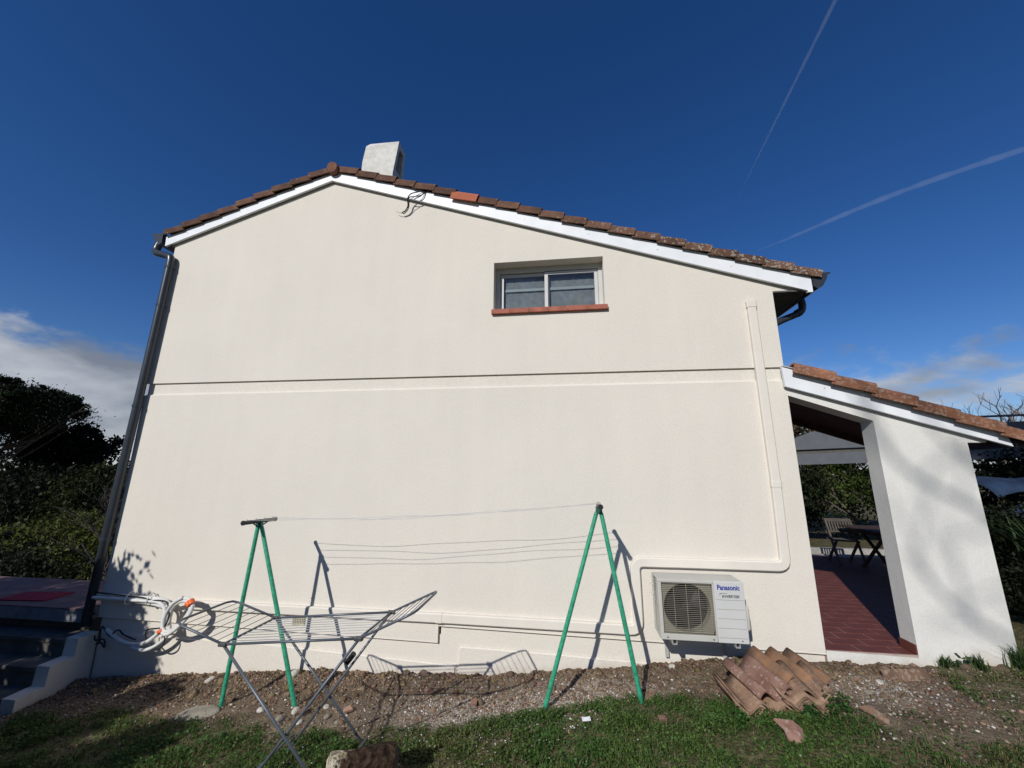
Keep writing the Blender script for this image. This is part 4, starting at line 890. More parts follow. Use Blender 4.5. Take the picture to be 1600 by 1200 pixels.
def tile_stacks():
    base = wave_tile('roof_tile', 'loose_tile', 0.385, 0.46, 0.034); top_r = wave_tile('roof_tile', 'loose_tile_mossy', 0.46, 0.47, 0.046, waves=2.3, phase=-2.2); top_l = wave_tile('roof_tile', 'loose_tile_red', 0.31, 0.48, 0.048, waves=1.4, phase=-1.6)
    cL, cR = (1.45, -0.83), (1.82, -0.80)
    yaw = math.atan2(-1.0, 0.06)
    def put(me, c, z, dyaw, label, tilt=0.0, roll=0.0, dx=0, dy=0):
        o = bpy.data.objects.new('roof_tile', me); C.objects.link(o); o.location = (c[0]+dx, c[1]+dy, z)
        o.scale = (.93, .93, .9); o.rotation_euler = (roll, tilt, yaw+dyaw); tag(o, label, 'roof tile', 'loose roof tiles piled on the grass'); return o
    zL = float(gz(*cL))+0.0; zR = float(gz(*cR))+0.0; pitch = 0.0185
    for k in range(4):
        put(base, cL, zL+0.005+pitch*k, random.uniform(-.09, .09), 'wavy clay tile stacked in the left tile pile under the reddish one', 0.05, -.03, random.uniform(-.015, .015), random.uniform(-.02, .02))
    for k in range(6):
        put(base, cR, zR+0.005+pitch*k, random.uniform(-.09, .09), 'wavy clay tile stacked in the right tile pile under the mossy one', 0.05, 0.03, random.uniform(-.015, .015), random.uniform(-.02, .02))
    put(top_l, cL, zL+0.005+pitch*4+0.05, 0.22, 'reddish clay tile lying across the top of the left tile pile', 0.13, 0.10, 0.10, 0.05)
    put(top_r, cR, zR+0.005+pitch*6+0.012, 0.24, 'mossy wavy clay tile tilted on top of the right tile pile', 0.14, -.10, 0.07, 0.22)
    put(base, cR, zR+0.005+pitch*6+0.003, -0.10, 'wavy clay tile just below the tilted mossy tile', 0.08, 0.06, 0.03, 0.04)
    # half-buried tile lying beside the threshold
    me = wave_tile('roof_tile', 'loose_tile', 0.13, 0.40, 0.030, waves=1.0, phase=3.14)
    o = bpy.data.objects.new('roof_tile', me); C.objects.link(o); o.location = (3.0, -0.30, float(gz(3.0, -.3))+0.0); o.rotation_euler = (0.1, -0.04, 0.10); tag(o, 'single curved tile lying in the soil below the porch pier', 'roof tile')
    # shards
    def shard(loc, pts, rot, label, m='loose_tile_red'):
        q = MB(); n = len(pts); V = [(x, y, 0.012*math.cos(x*30)) for x, y in pts]+[(x, y, 0.016+0.012*math.cos(x*30)) for x, y in pts]
        q.add(V, [tuple(range(n-1, -1, -1)), tuple(range(n, 2*n))]+[(i, (i+1) % n, (i+1) % n+n, i+n) for i in range(n)]); o = q.build('tile_shard', m); o.location = loc; o.rotation_euler = rot; tag(o, label, 'tile shard', 'broken bits of tile on the grass'); return o
    def gl(x, y, h=0.02): return (x, y, float(ground_z(x, y))+h)
    shard(gl(1.55, -1.31, 0.045), [(-.07, -.07), (.02, -.09), (.09, .02), (.04, .06), (-.09, .07), (-.06, 0)], (0.5, 0.15, 0.2), 'pinkish triangular tile shard in front of the tile piles')
    shard(gl(2.28, -1.02, 0.02), [(-.09, -.03), (.0, -.04), (.09, -.02), (.07, .03), (-.05, .035)], (0.3, 0.3, -0.9), 'narrow brown tile shard right of the tile piles', 'loose_tile')
    shard(gl(0.72, -1.02), [(-.03, -.02), (.03, -.025), (.04, .02), (-.02, .025)], (0.2, 0.1, 0.5), 'small tan tile chip in the grass in front of the right post')
    shard(gl(-0.9, -0.62), [(-.03, -.025), (.03, -.03), (.035, .02), (-.02, .03)], (0.3, 0, 0.2), 'small orange tile chip in the gravel strip')
    shard(gl(-2.05, -0.80), [(-.04, -.02), (.04, -.03), (.03, .03), (-.03, .02)], (0.2, 0, 0.9), 'small red brick chip by the airer legs')
    shard(gl(-2.45, -0.86), [(-.04, -.025), (.03, -.03), (.04, .02), (-.02, .03)], (0.3, 0.1, -.4), 'flat brown tile chip near the left post foot', 'loose_tile')
tile_stacks()

# ------------------------------------------------------------------ log, slab, stones, litter
def rock_mesh(name, sub, seed, sx, sy, sz, m, amp=0.25):
    bm = bmesh.new(); bmesh.ops.create_icosphere(bm, subdivisions=sub, radius=1); rr = random.Random(seed)
    dirs = [(Vector((rr.gauss(0, 1), rr.gauss(0, 1), rr.gauss(0, 1))).normalized(), rr.uniform(-amp, amp), rr.uniform(1, 3)) for _ in range(9)]
    for v in bm.verts:
        n = v.co.normalized(); s = 1+sum(a*max(0, n.dot(d))**(2*p) for d, a, p in dirs); v.co = Vector((n.x*s*sx, n.y*s*sy, n.z*s*sz))
    me = bpy.data.meshes.new(name); bm.to_mesh(me); bm.free(); me.materials.append(MATS[m]); return me
def litter():
    t = thing('log', (-1.40, -1.75, 0.05), 'short cut log with pale split end lying in the grass', 'log')
    ax0, ax1 = Vector((-1.60, -1.86, 0.155)), Vector((-1.20, -1.72, 0.165)); d = (ax1-ax0).normalized(); n = 26; m = 12
    side = Vector((-d.y, d.x, 0)); up = d.cross(side); V = []; rr = random.Random(4); ph = [rr.uniform(0, 6) for _ in range(4)]
    for i in range(m+1):
        c = ax0.lerp(ax1, i/m)
        for k in range(n):
            a = 2*math.pi*k/n; r = 0.098*(1+0.07*math.sin(3*a+ph[0])+0.05*math.sin(7*a+ph[1]+i*0.2)+0.035*math.sin(11*a+ph[2]-i*.3))*(1-0.05*math.sin(i*0.5)); V.append(c+side*r*math.cos(a)+up*r*math.sin(a))
    q = MB(); q.add(V, [(i*n+k, i*n+(k+1) % n, (i+1)*n+(k+1) % n, (i+1)*n+k) for i in range(m) for k in range(n)]); q.build('bark', 'log_bark', t, True)
    for e, nm in ((0, -1), (m, 1)):
        c = ax0 if e == 0 else ax1; rim = V[e*n:(e+1)*n]; VV = [c+d*nm*0.02]+[c+(p-c)*0.55+d*nm*rr.uniform(0.0, 0.03) for p in rim]+list(rim)
        q = MB(); q.add(VV, [(0, 1+k, 1+(k+1) % n) for k in range(n)]+[(1+k, 1+n+k, 1+n+(k+1) % n, 1+(k+1) % n) for k in range(n)]); q.build('cut_end', 'cut_wood' if nm < 0 else 'bark', t)
    s = rock_mesh('paving_stone', 3, 3, 0.20, 0.13, 0.028, 'stone_slab', 0.2); o = bpy.data.objects.new('paving_stone', s); C.objects.link(o); o.location = (-3.52, -0.86, float(gz(-3.52, -.86))+0.005); o.rotation_euler = (0.05, -0.03, 0.3); tag(o, 'flat grey-brown stone at the left foot of the left green post', 'stone')
    q = MB(); q.add([(-.05, -.02, 0), (.0, -.03, .012), (.05, -.015, .004), (.045, .025, .02), (-.01, .03, .006), (-.055, .02, .018)], [(0, 1, 4, 5), (1, 2, 3, 4)]); o = q.build('paper_scrap', 'paper'); md = o.modifiers.new('thick', 'SOLIDIFY'); md.thickness = 0.002
    o.scale = (.72, .72, .72); o.location = (0.13, -0.95, float(ground_z(.13, -.95))+0.03); o.rotation_euler = (0.25, 0.05, 0.2); tag(o, 'crumpled scrap of white paper on the grass', 'paper')
    spots = [(-2.62, -0.95, .032), (-2.55, -0.82, .036), (-2.4, -0.98, .024), (-2.2, -0.88, .028), (-2.3, -0.72, .026), (-2.9, -0.83, .030), (-2.05, -0.96, .022), (-3.05, -0.13, .05), (-1.35, -1.02, .022), (-0.45, -0.98, .020), (1.02, -0.16, .035), (2.72, -0.42, .03), (2.5, -0.62, .024), (-4.0, -0.22, .04)]
    SL_ = ['white stone nearest the right foot of the left green post', 'large pale stone beside the right foot of the left green post', 'pale stone in front of the airer under the left post', 'small pale stone between the airer legs and the left post', 'brownish stone behind the crossing airer legs', 'pale stone between the feet of the left green post', 'small pale stone close to the log', 'pale stone at the wall foot behind the airer', 'pale stone in the soil right of the log', 'small brownish stone at the lawn edge left of the right post', 'pale stone on the soil bank under the air conditioner', 'pale stone below the porch threshold', 'small brownish stone right of the tile piles', 'pale stone at the wall foot near the coiled pipes']
    for i, (x, y, r) in enumerate(spots):
        me = rock_mesh('stone', 2, 20+i, r*1.25, r, r*0.7, 'stone_white' if i % 3 else 'stone_slab'); o = bpy.data.objects.new('stone', me); C.objects.link(o); o.location = (x, y, float(ground_z(x, y))+r*0.35); o.rotation_euler = (0, 0, random.uniform(0, 6))
        tag(o, SL_[i], 'stone', 'loose stones on the soil')
litter()

# ------------------------------------------------------------------ scattered soil lumps, gravel, turf
ICO = None
def ico(sub):
    bm = bmesh.new(); bmesh.ops.create_icosphere(bm, subdivisions=sub, radius=1); V = np.array([v.co[:] for v in bm.verts]); F = np.array([[v.index for v in f.verts] for f in bm.faces]); bm.free(); return V, F
def scatter_lumps(name, m, pos, rad, col, sub=1, flat=0.75, label='', cat='', amp=0.28):
    V0, F0 = ico(sub); n = len(pos); k = len(V0)
    jit = 1+amp*(rng.random((n, k))-0.5)*2
    sc = np.stack([rad*rng.uniform(.8, 1.4, n), rad*rng.uniform(.8, 1.3, n), rad*flat*rng.uniform(.7, 1.2, n)], 1)
    a = rng.uniform(0, 2*math.pi, n); ca, sa = np.cos(a), np.sin(a)
    P = V0[None]*jit[..., None]*sc[:, None, :]
    Q = np.stack([P[..., 0]*ca[:, None]-P[..., 1]*sa[:, None], P[..., 0]*sa[:, None]+P[..., 1]*ca[:, None], P[..., 2]], -1)+pos[:, None, :]
    F = (F0[None]+(np.arange(n)*k)[:, None, None]).reshape(-1, 3)
    o = link_mesh(name, np_mesh(name, Q.reshape(-1, 3), F, np.repeat(col, k, 0)), m); tag(o, label, cat, None, 'stuff'); return o
def soil_and_gravel():
    n = 17000; x = rng.uniform(-6.2, 3.4, n); y = -np.abs(rng.normal(0, 0.42, n))-0.02; keep = (grass_cover(x, y) < rng.random(n)*0.9)&(y > -1.6); x, y = x[keep], y[keep]
    r = 0.0035+0.016*rng.random(len(x))**5+0.007*np.exp(-((y+.14)/.15)**2)*rng.random(len(x))
    r = r*(1+1.2*(rng.random(len(x)) < .02)); z = ground_z(x, y)+r*0.25; c = np.array([0.135, 0.092, 0.062])*rng.uniform(.6, 1.35, (len(x), 1))*(.55+.95*fbm(x*1.4, y*3.5, 15))[:, None]*np.array([1, 1, 1])+rng.normal(0, .006, (len(x), 3))
    scatter_lumps('soil_clods', 'soil_lump', np.stack([x, y, z], 1), r, np.clip(c*1.38*np.array([[1.0, 1.02, 1.0]]), .02, 1), 1, 0.8, 'crumbly brown soil clods banked along the wall foot', 'soil', .36)
    n = 26000; x = rng.uniform(-6, 4.4, n); y = rng.uniform(-1.7, -0.03, n); pr = gravel_cover(x, y)*0.9+0.15*(grass_cover(x, y) < 0.5)+0.02
    keep = rng.random(n) < pr; x, y = x[keep], y[keep]; r = 0.0035+0.009*rng.random(len(x))**2.5; z = ground_z(x, y)+r*0.4
    tone = rng.random((len(x), 1)); c = np.where(tone < .55, np.array([[.36, .30, .24]]), np.where(tone < .85, np.array([[.58, .55, .50]]), np.array([[.30, .15, .10]])))*rng.uniform(.6, 1.15, (len(x), 1))
    scatter_lumps('gravel', 'pebble', np.stack([x, y, z], 1), r, c, 1, 0.7, 'pale crushed gravel and chips strewn over the soil', 'gravel', .2)
soil_and_gravel()
def leaf_quads(base, n_up, length, width, lean, tint):
    """blades: two stacked quads each, bending outwards"""
    n = len(base); a = rng.uniform(0, 2*math.pi, n); d = np.stack([np.cos(a), np.sin(a), np.zeros(n)], 1); s = np.stack([-np.sin(a), np.cos(a), np.zeros(n)], 1); up = np.array([0, 0, 1.0])
    l = length[:, None]; w = width[:, None]*0.5; k = lean[:, None]
    p1 = base+up*l*0.55+d*l*0.18*k; p2 = base+up*l*(1-0.25*k)+d*l*0.75*k
    V = np.stack([base-s*w, base+s*w, p1+s*w*0.85, p1-s*w*0.85, p2+s*w*0.12, p2-s*w*0.12], 1).reshape(-1, 3)
    i = np.arange(n)*6; F = np.concatenate([np.stack([i, i+1, i+2, i+3], 1), np.stack([i+3, i+2, i+4, i+5], 1)])
    return V, F, np.repeat(tint, 6, 0)
def flat_leaves(pos, size, tilt, tint, aspect=0.8):
    n = len(pos); a = rng.uniform(0, 2*math.pi, n); e1 = np.stack([np.cos(a), np.sin(a), rng.normal(0, 1, n)*tilt], 1); e1 /= np.linalg.norm(e1, axis=1)[:, None]
    r = rng.normal(0, 1, (n, 3))*tilt[:, None]+np.array([0, 0, 1.0]); e2 = np.cross(r, e1); e2 /= np.linalg.norm(e2, axis=1)[:, None]
    s = size[:, None]; V = np.stack([pos-e1*s*.5, pos-e2*s*.5*aspect, pos+e1*s*.5, pos+e2*s*.5*aspect], 1).reshape(-1, 3); i = np.arange(n)*4
    return V, np.stack([i, i+1, i+2, i+3], 1), np.repeat(tint, 4, 0)
def turf():
    n = 640000; x = rng.uniform(-6.4, 5.4, n); y = rng.uniform(-3.4, -0.03, n); g = grass_cover(x, y); clump = fbm(x*6, y*6, 71)
    mid = np.exp(-((x-0.75)/1.15)**2); thin = np.clip(1.25+mid-1.6*np.clip(fbm(x*1.1+4, y*1.6, 83)-.40, 0, .6)*2, .25, 1); keep = rng.random(n) < g*thin*np.clip((clump-0.28)*2.6, 0.12, 1); x, y, clump, g = x[keep], y[keep], clump[keep], g[keep]; n = len(x)
    hscale = 0.55+1.0*np.clip((clump-0.35)*2.2, 0, 1)
    rich = np.exp(-((x-0.6)/1.3)**2)*0.5+0.5
    z = ground_z(x, y)
    kind = rng.random(n) < 0.42
    # blades
    b = np.stack([x, y, z], 1)[kind]; m = len(b); L_ = rng.uniform(.02, .062, m)*hscale[kind]; dry = rng.random(m) < (0.08+(1.2-.9*np.exp(-((x[kind]-.75)/1.15)**2))*np.clip(fbm(x[kind]*1.3, y[kind]*1.8, 91)-.42, 0, .5)+0.22*(x[kind] > 2.0))
    t = np.where(dry[:, None], np.array([[.20, .165, .075]]), np.array([[.066, .122, .028]])*rng.uniform(.6, 1.5, (m, 1))*(0.75+0.35*rich[kind][:, None]))
    V1, F1, T1 = leaf_quads(b, None, L_, rng.uniform(.0035, .007, m), rng.uniform(.2, 1.1, m), t)
    # clover-like leaves
    p = np.stack([x, y, z+rng.uniform(.006, .045, n)*hscale], 1)[~kind]; m = len(p)
    yel = np.clip((fbm(p[:, 0]*1.5, p[:, 1]*1.5, 95)-.40)*4, 0, 1)[:, None]*(1-.7*np.exp(-((p[:, :1]-0.75)/1.15)**2))
    t = (np.array([[.056, .118, .027]])*(1-yel)+np.array([[.105, .130, .040]])*yel)*rng.uniform(.5, 1.6, (m, 1))*(0.75+0.35*rich[~kind][:, None])+rng.normal(0, .004, (m, 3))
    V2, F2, T2 = flat_leaves(p, rng.uniform(.011, .027, m), np.full(m, .5), np.clip(t, .004, 1))
    V = np.concatenate([V1, V2]); F = np.concatenate([F1, F2+len(V1)]); T = np.concatenate([T1, T2])
    o = link_mesh('grass', np_mesh('grass', V, F, T), 'grass_leaf'); tag(o, 'short green grass and clover of the lawn', 'grass', None, 'stuff')
    # daisies
    n = 900; x = rng.uniform(-3.4, 1.0, n); y = rng.uniform(-2.6, -0.7, n); keep = (grass_cover(x, y) > .5)&(rng.random(n) < np.exp(-((x+1.1)/1.1)**2)); x, y = x[keep], y[keep]; m = len(x)
    p = np.stack([x, y, ground_z(x, y)+rng.uniform(.03, .055, m)], 1); V, F, T = [], [], []
    V, F, T = flat_leaves(p, rng.uniform(.009, .015, m), np.full(m, .2), np.tile([[.72, .72, .70]], (m, 1)), 1.0)
    o = link_mesh('daisies', np_mesh('daisies', V, F, T), 'petal'); tag(o, 'tiny white daisies dotted through the lawn', 'daisies', None, 'stuff')
    # dead straw on the bare right-hand side
    n = 9000; x = rng.uniform(-4.5, 4.6, n); y = rng.uniform(-2.4, -0.05, n); keep = rng.random(n) < np.where(x > 1.9, 1, 0.5); x, y = x[keep], y[keep]; m = len(x)
    b = np.stack([x, y, ground_z(x, y)+.004], 1); V, F, T = leaf_quads(b, None, rng.uniform(.02, .05, m), np.full(m, .003), rng.uniform(1.1, 1.3, m), np.array([[.26, .20, .12]])*rng.uniform(.5, 1.3, (m, 1)))
    o = link_mesh('straw', np_mesh('straw', V, F, T), 'grass_leaf'); tag(o, 'dry straw bits scattered over the thin lawn', 'straw', None, 'stuff')
turf()
def weed_tufts():
    # taller tufts against the pier and beside it, and around the tile piles
    spots = [(4.15, -0.10, .26, 90), (4.35, -0.22, .34, 150), (4.5, 0.05, .42, 160), (4.7, -0.35, .36, 160), (4.62, 0.35, .5, 150), (5.0, 0.1, .45, 150), (3.55, -0.06, .12, 90), (3.8, -0.08, .14, 90)]
    TL_ = ['grass tuft at the right corner of the pier foot', 'tall grass tuft just right of the pier foot', 'upright grass tuft beside the pier side', 'spreading grass tuft nearest the right picture edge', 'tallest grass tuft behind the pier corner', 'rear grass tuft at the right picture edge', 'small grass tuft at the left of the pier foot', 'small grass tuft at the middle of the pier foot']
    for i, (x, y, h, n) in enumerate(spots):
        bx = x+rng.normal(0, .07, n)*(h/.3)**.5; by = y+rng.normal(0, .06, n)*(h/.3)**.5; bx = np.clip(bx, x-.12*(h/.3)**.5, x+.12*(h/.3)**.5); by = np.clip(by, y-.1*(h/.3)**.5, y+.1*(h/.3)**.5); bx[0::2] = x+(bx[0::2]-x)*.4; b = np.stack([bx, by, gz(bx, by)], 1)
        V, F, T = leaf_quads(b, None, rng.uniform(.4, 1, n)*h, rng.uniform(.005, .011, n), rng.uniform(.2, 1.0, n), np.array([[.05, .09, .025]])*rng.uniform(.5, 1.4, (n, 1)))
        o = link_mesh('grass_tuft', np_mesh('grass_tuft', V, F, T), 'grass_leaf'); tag(o, TL_[i], 'grass tuft', 'grass tufts by the pier')
    x, y = 3.66, -0.09; n = 9; V, F, T = flat_leaves(np.stack([x+rng.normal(0, .03, n), y+rng.normal(0, .02, n), gz(x, y)+rng.uniform(.04, .15, n)], 1), rng.uniform(.05, .09, n), np.full(n, .7), np.tile([[.07, .11, .045]], (n, 1)))
    st = MB(); 
    o = link_mesh('weed', np_mesh('weed', V, F, T), 'leaf'); tag(o, 'broad-leaved weed growing against the porch pier', 'weed')
    spots = [(1.98, -1.04, .16), (2.10, -0.98, .13), (1.78, -1.12, .12), (1.25, -1.18, .10)]
    WL_ = ['leafy weed at the right front corner of the tile piles', 'leafy weed right of the tile piles', 'leafy weed in front of the right tile pile', 'leafy weed at the front of the left tile pile']
    for i, (x, y, h) in enumerate(spots):
        n = 90; p = np.stack([x+np.clip(rng.normal(0, .026, n), -.05, .05), y+np.clip(rng.normal(0, .026, n), -.05, .05), gz(x, y)+rng.uniform(.02, h, n)], 1)
        V, F, T = flat_leaves(p, rng.uniform(.018, .038, n), np.full(n, .7), np.array([[.045, .10, .025]])*rng.uniform(.5, 1.4, (n, 1)))
        o = link_mesh('weed', np_mesh('weed', V, F, T), 'leaf'); tag(o, WL_[i], 'weed', 'weeds round the tile piles')
weed_tufts()

# ------------------------------------------------------------------ trees and shrubs
def crown(name, parent, blobs, n, size, base, mat='leaf', aspect=0.6, shell=0.55, var=(.5, 1.5), label=None):
    """blobs: (x,y,z,rx,ry,rz); leaves gathered in clumps towards each blob's surface"""
    Vs, Fs, Ts, off = [], [], [], 0; tot = sum(b[3]*b[5] for b in blobs)
    for b in blobs:
        k = max(30, int(n*b[3]*b[5]/tot)); nc = max(6, k//70)
        u = rng.normal(0, 1, (nc, 3)); u /= np.linalg.norm(u, axis=1)[:, None]; rad = shell+(1-shell)*rng.random(nc)**0.5; rad *= rng.uniform(.85, 1.15, nc)
        cc = u*rad[:, None]; idx = rng.integers(0, nc, k); p = cc[idx]+rng.normal(0, .13, (k, 3)); p = p*np.array(b[3:6])+np.array(b[:3])
        ctint = rng.uniform(*var, nc)[idx]
        t = np.array([base])*ctint[:, None]*rng.uniform(.75, 1.25, (k, 1)); V, F, T = flat_leaves(p, size*rng.uniform(.6, 1.4, k), np.full(k, 1.2), np.clip(t, .003, 1), aspect)
        Vs.append(V); Fs.append(F+off); Ts.append(T); off += len(V)
    o = link_mesh(name, np_mesh(name, np.concatenate(Vs), np.concatenate(Fs), np.concatenate(Ts)), mat)
    if parent: attach(o, parent)
    return o
def branches(p, d, length, r, depth, rr, out, spread=0.55, up=0.15, tips=None, shrink=0.72, kids=(2, 3)):
    pts = [p]; n = 4; q = p.copy(); dd = d.copy()
    for i in range(n):
        dd = (dd+Vector((rr.gauss(0, .10), rr.gauss(0, .10), rr.gauss(0, .08)+up*0.15))).normalized(); q = q+dd*length/n; pts.append(q.copy())
    out.tube(pts, [r*(1-0.4*i/n) for i in range(n+1)], 7 if r > 0.03 else 4, caps=False)
    if depth == 0:
        if tips is not None: tips.append(q)
        return
    for k in range(rr.randint(*kids)):
        a = rr.uniform(0, 6.28); s = Vector((math.cos(a), math.sin(a), 0)); nd = (dd+s*spread*rr.uniform(.6, 1.3)+Vector((0, 0, up))).normalized()
        st = pts[rr.randint(2, n)]; branches(st, nd, length*shrink*rr.uniform(.8, 1.15), r*0.55, depth-1, rr, out, spread, up, tips, shrink, kids)
def shrub(name, label, x, y, w, d, h, col, n, size, group=None, cat='shrub', zb=None, seed=0, lobes=7, var=(.5, 1.5)):
    z0 = float(gz(x, y)) if zb is None else zb; t = thing(name, (x, y, z0), label, cat, group); rr = random.Random(seed+5); st = MB()
    for k in range(4): branches(Vector((x+rr.gauss(0, .08*w), y+rr.gauss(0, .08*d), z0-.05)), Vector((rr.gauss(0, .3), rr.gauss(0, .3), 1)).normalized(), h*0.45, 0.02+.008*h, 1, rr, st)
    st.build('stem', 'bark_grey', t, True)
    bl = [(x, y, z0+h*0.5, w*0.42, d*0.42, h*0.46)]
    for k in range(lobes): a = rr.uniform(0, 6.28); f = rr.uniform(.3, .62); bl.append((x+math.cos(a)*w*.5*f, y+math.sin(a)*d*.5*f, z0+h*rr.uniform(.22, .86), w*rr.uniform(.14, .27), d*rr.uniform(.14, .27), h*rr.uniform(.12, .22)))
    crown('foliage', t, bl, n, size, col, var=var); return t
SHADE_DARK = (.011, .015, .006); OLIVE = (.026, .032, .010); MID = (.035, .060, .016); BROWN = (.075, .055, .030)  # the first is darkened below leaf tone so the left growth looks unlit
def vegetation():
    # --- stone pine beyond the left corner
    t = thing('pine_tree', (-36.6, 15.5, -2.4), 'dark umbrella pine rising behind the terrace on the left', 'tree'); rr = random.Random(11); tr = MB()
    tr.tube([(-36.6, 15.5, -2.6), (-36.4, 15.5, 0), (-36.1, 15.4, 2.2), (-35.8, 15.3, 3.6)], [.34, .28, .22, .17], 10)
    for k in range(26):
        a = rr.uniform(0, 6.28); s = Vector((-36.2+rr.uniform(0, .5), 15.4, rr.uniform(1.0, 3.6))); e = Vector((-35.2+math.cos(a)*rr.uniform(2.5, 5.3), 15+math.sin(a)*4, rr.uniform(4.9, 6.2))); mid = s.lerp(e, .5)+Vector((rr.gauss(0, .2), rr.gauss(0, .2), -.35)); tr.tube(catmull([s, mid, e], 4), [.07-.006*i for i in range(9)], 5, caps=False)
        for q in range(3): f = s.lerp(e, rr.uniform(.5, .9)); tr.tube([f, f+Vector((rr.gauss(.3, .5), rr.gauss(0, .5), rr.uniform(.4, 1.1)))], [.03, .01], 4, caps=False)
    tr.build('trunk', 'bark', t, True)
    bl = [(-35.6, 15, 5.7, 4.2, 3.6, 1.55), (-37.5, 15.2, 5.6, 3.4, 3.2, 1.9)]
    for k in range(46):
        a = rr.uniform(0, 6.28); f = math.sqrt(rr.uniform(.02, 1)); zz = 1.75*math.sqrt(max(0, 1-f*f*.92))*rr.choice((1, 1, 1, .55)); bl.append((-35.6+math.cos(a)*4.9*f, 15+math.sin(a)*3.9*f, 5.45+zz-.12*math.cos(a)*f*4*.3, rr.uniform(.65, 1.05), rr.uniform(.65, 1.05), rr.uniform(.42, .62)))
    crown('crown', t, bl, 90000, .19, (.013, .021, .008), 'needle', .35, .55)
    # --- other growth on the left, its shade put into the darker leaf colours
    L_ = [('evergreen_tree', 'dark round evergreen filling the gap beside the downpipe', -26.5, 17.0, 5.0, 5, 4.3, SHADE_DARK, 9000, .20, 'tree'),
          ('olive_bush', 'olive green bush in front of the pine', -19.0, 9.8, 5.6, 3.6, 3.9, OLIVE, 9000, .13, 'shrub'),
          ('laurel_bush', 'dense dark bush below the pine at the left picture edge', -22.5, 10.0, 6.0, 4.0, 4.2, SHADE_DARK, 9000, .15, 'shrub'),
          ('oak_tree', 'dark leafy oak behind the olive green bush', -22.0, 14.0, 6.0, 5.0, 4.7, (.015, .018, .007), 10000, .17, 'tree'),
          ('cork_tree', 'black-green tree crown behind the pine trunk at the left edge', -37.5, 21.0, 9.0, 6, 8.4, SHADE_DARK, 22000, .30, 'tree'),
          ('low_hedge', 'low black-green hedge right behind the terrace', -11.0, 2.6, 3.8, 1.5, 1.7, (.012, .016, .007), 7000, .07, 'hedge'),
          ('terrace_shrub', 'shadowy shrub at the far end of the terrace', -13.5, 3.2, 3.0, 2.0, 1.9, (.014, .018, .008), 6000, .08, 'shrub'),
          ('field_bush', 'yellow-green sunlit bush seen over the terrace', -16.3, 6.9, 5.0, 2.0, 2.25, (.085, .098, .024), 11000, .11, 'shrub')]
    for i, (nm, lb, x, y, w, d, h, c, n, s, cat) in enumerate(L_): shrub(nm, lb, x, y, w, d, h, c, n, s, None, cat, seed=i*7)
    # twiggy bare shrub between terrace and bushes
    t = thing('bare_shrub', (-12.2, 5.2, -1.2), 'bare grey branching shrub behind the terrace, beside the downpipe', 'shrub'); st = MB(); rr = random.Random(3)
    for k in range(3): branches(Vector((-12.6+.2*k, 5.2, -1.3)), Vector((-.35+.15*k, 0, 1)).normalized(), 1.5, .065, 4, rr, st, .6, .05)
    st.build('branches', 'bark_pale', t)
    # --- behind the porch and on the right
    R_ = [('garden_hedge', 'green leafy hedge seen through the porch opening', 8.6, 8.6, 4.6, 2.2, 3.1, (.050, .075, .018), 12000, .085, 'hedge'),
          ('laurel_hedge', 'glossy dark hedge at the left of the porch view', 6.4, 8.2, 2.6, 2.0, 3.0, (.018, .026, .012), 8000, .08, 'hedge'),
          ('brown_beech', 'brown winter-leaved tree above the grey boards', 9.5, 13.0, 6.0, 4.0, 5.2, BROWN, 8000, .13, 'tree'),
          ('conifer_hedge', 'near-black hedge right of the porch pier', 9.2, 5.0, 4.2, 1.8, 2.5, (.010, .014, .006), 14000, .075, 'hedge'),
          ('ivy_bank', 'dark ivy bank below the blue covers on the right', 6.9, 2.5, 1.7, 1.3, 1.45, (.013, .018, .007), 12000, .055, 'shrub'),
          ('fern_bank', 'low dark ferny growth beside the foot of the porch pier', 5.75, 1.25, 1.0, .9, .75, (.016, .022, .009), 6000, .045, 'shrub'),
          ('holly_tree', 'dark green tree far right behind the sheet roof', 18.0, 12.0, 7.0, 5.0, 3.6, (.030, .034, .016), 9000, .15, 'tree')]
    for i, (nm, lb, x, y, w, d, h, c, n, s, cat) in enumerate(R_): shrub(nm, lb, x, y, w, d, h, c, n, s, None, cat, seed=100+i*7)
    # bare tree on the right horizon
    t = thing('bare_tree', (20.5, 16.5, .2), 'leafless grey tree against the sky at the far right', 'tree'); st = MB(); rr = random.Random(8)
    branches(Vector((20.6, 16.5, 0)), Vector((-.05, 0, 1)), 2.5, .24, 5, rr, st, .62, .10, None, .74, (3, 3)); branches(Vector((20.6, 16.5, 0)), Vector((.12, .1, 1)).normalized(), 2.4, .22, 5, rr, st, .62, .10, None, .74, (3, 3)); st.build('branches', 'bark_grey', t)
    # palm-like spiky plant beside the pier
    n = 70; a = rng.uniform(0, 6.28, n); b = np.stack([np.full(n, 6.25)+rng.normal(0, .06, n), np.full(n, 1.75)+rng.normal(0, .06, n), np.full(n, .75)], 1)
    V, F, T = leaf_quads(b, None, rng.uniform(.5, 1.0, n), rng.uniform(.02, .04, n), rng.uniform(.4, 1.1, n), np.array([[.05, .085, .03]])*rng.uniform(.5, 1.3, (n, 1))); o = link_mesh('spiky_plant', np_mesh('spiky_plant', V, F, T), 'leaf'); tag(o, 'spiky long-leaved plant right of the porch pier', 'plant')
    # far wood closing the horizon all round
    rr = random.Random(77); bl = []
    for k in range(130):
        a = 2*math.pi*k/130+rr.uniform(-.02, .02); d = rr.uniform(85, 110); bl.append((d*math.cos(a), d*math.sin(a), -2.5+rr.uniform(1.5, 3.0), rr.uniform(4, 6.5), rr.uniform(4, 6.5), rr.uniform(3.0, 5.2)))
    o = crown('distant_wood', None, bl, 60000, .95, (.028, .034, .014), shell=.35); tag(o, 'far-off belt of dark woodland along the horizon', 'woodland', None, 'stuff')
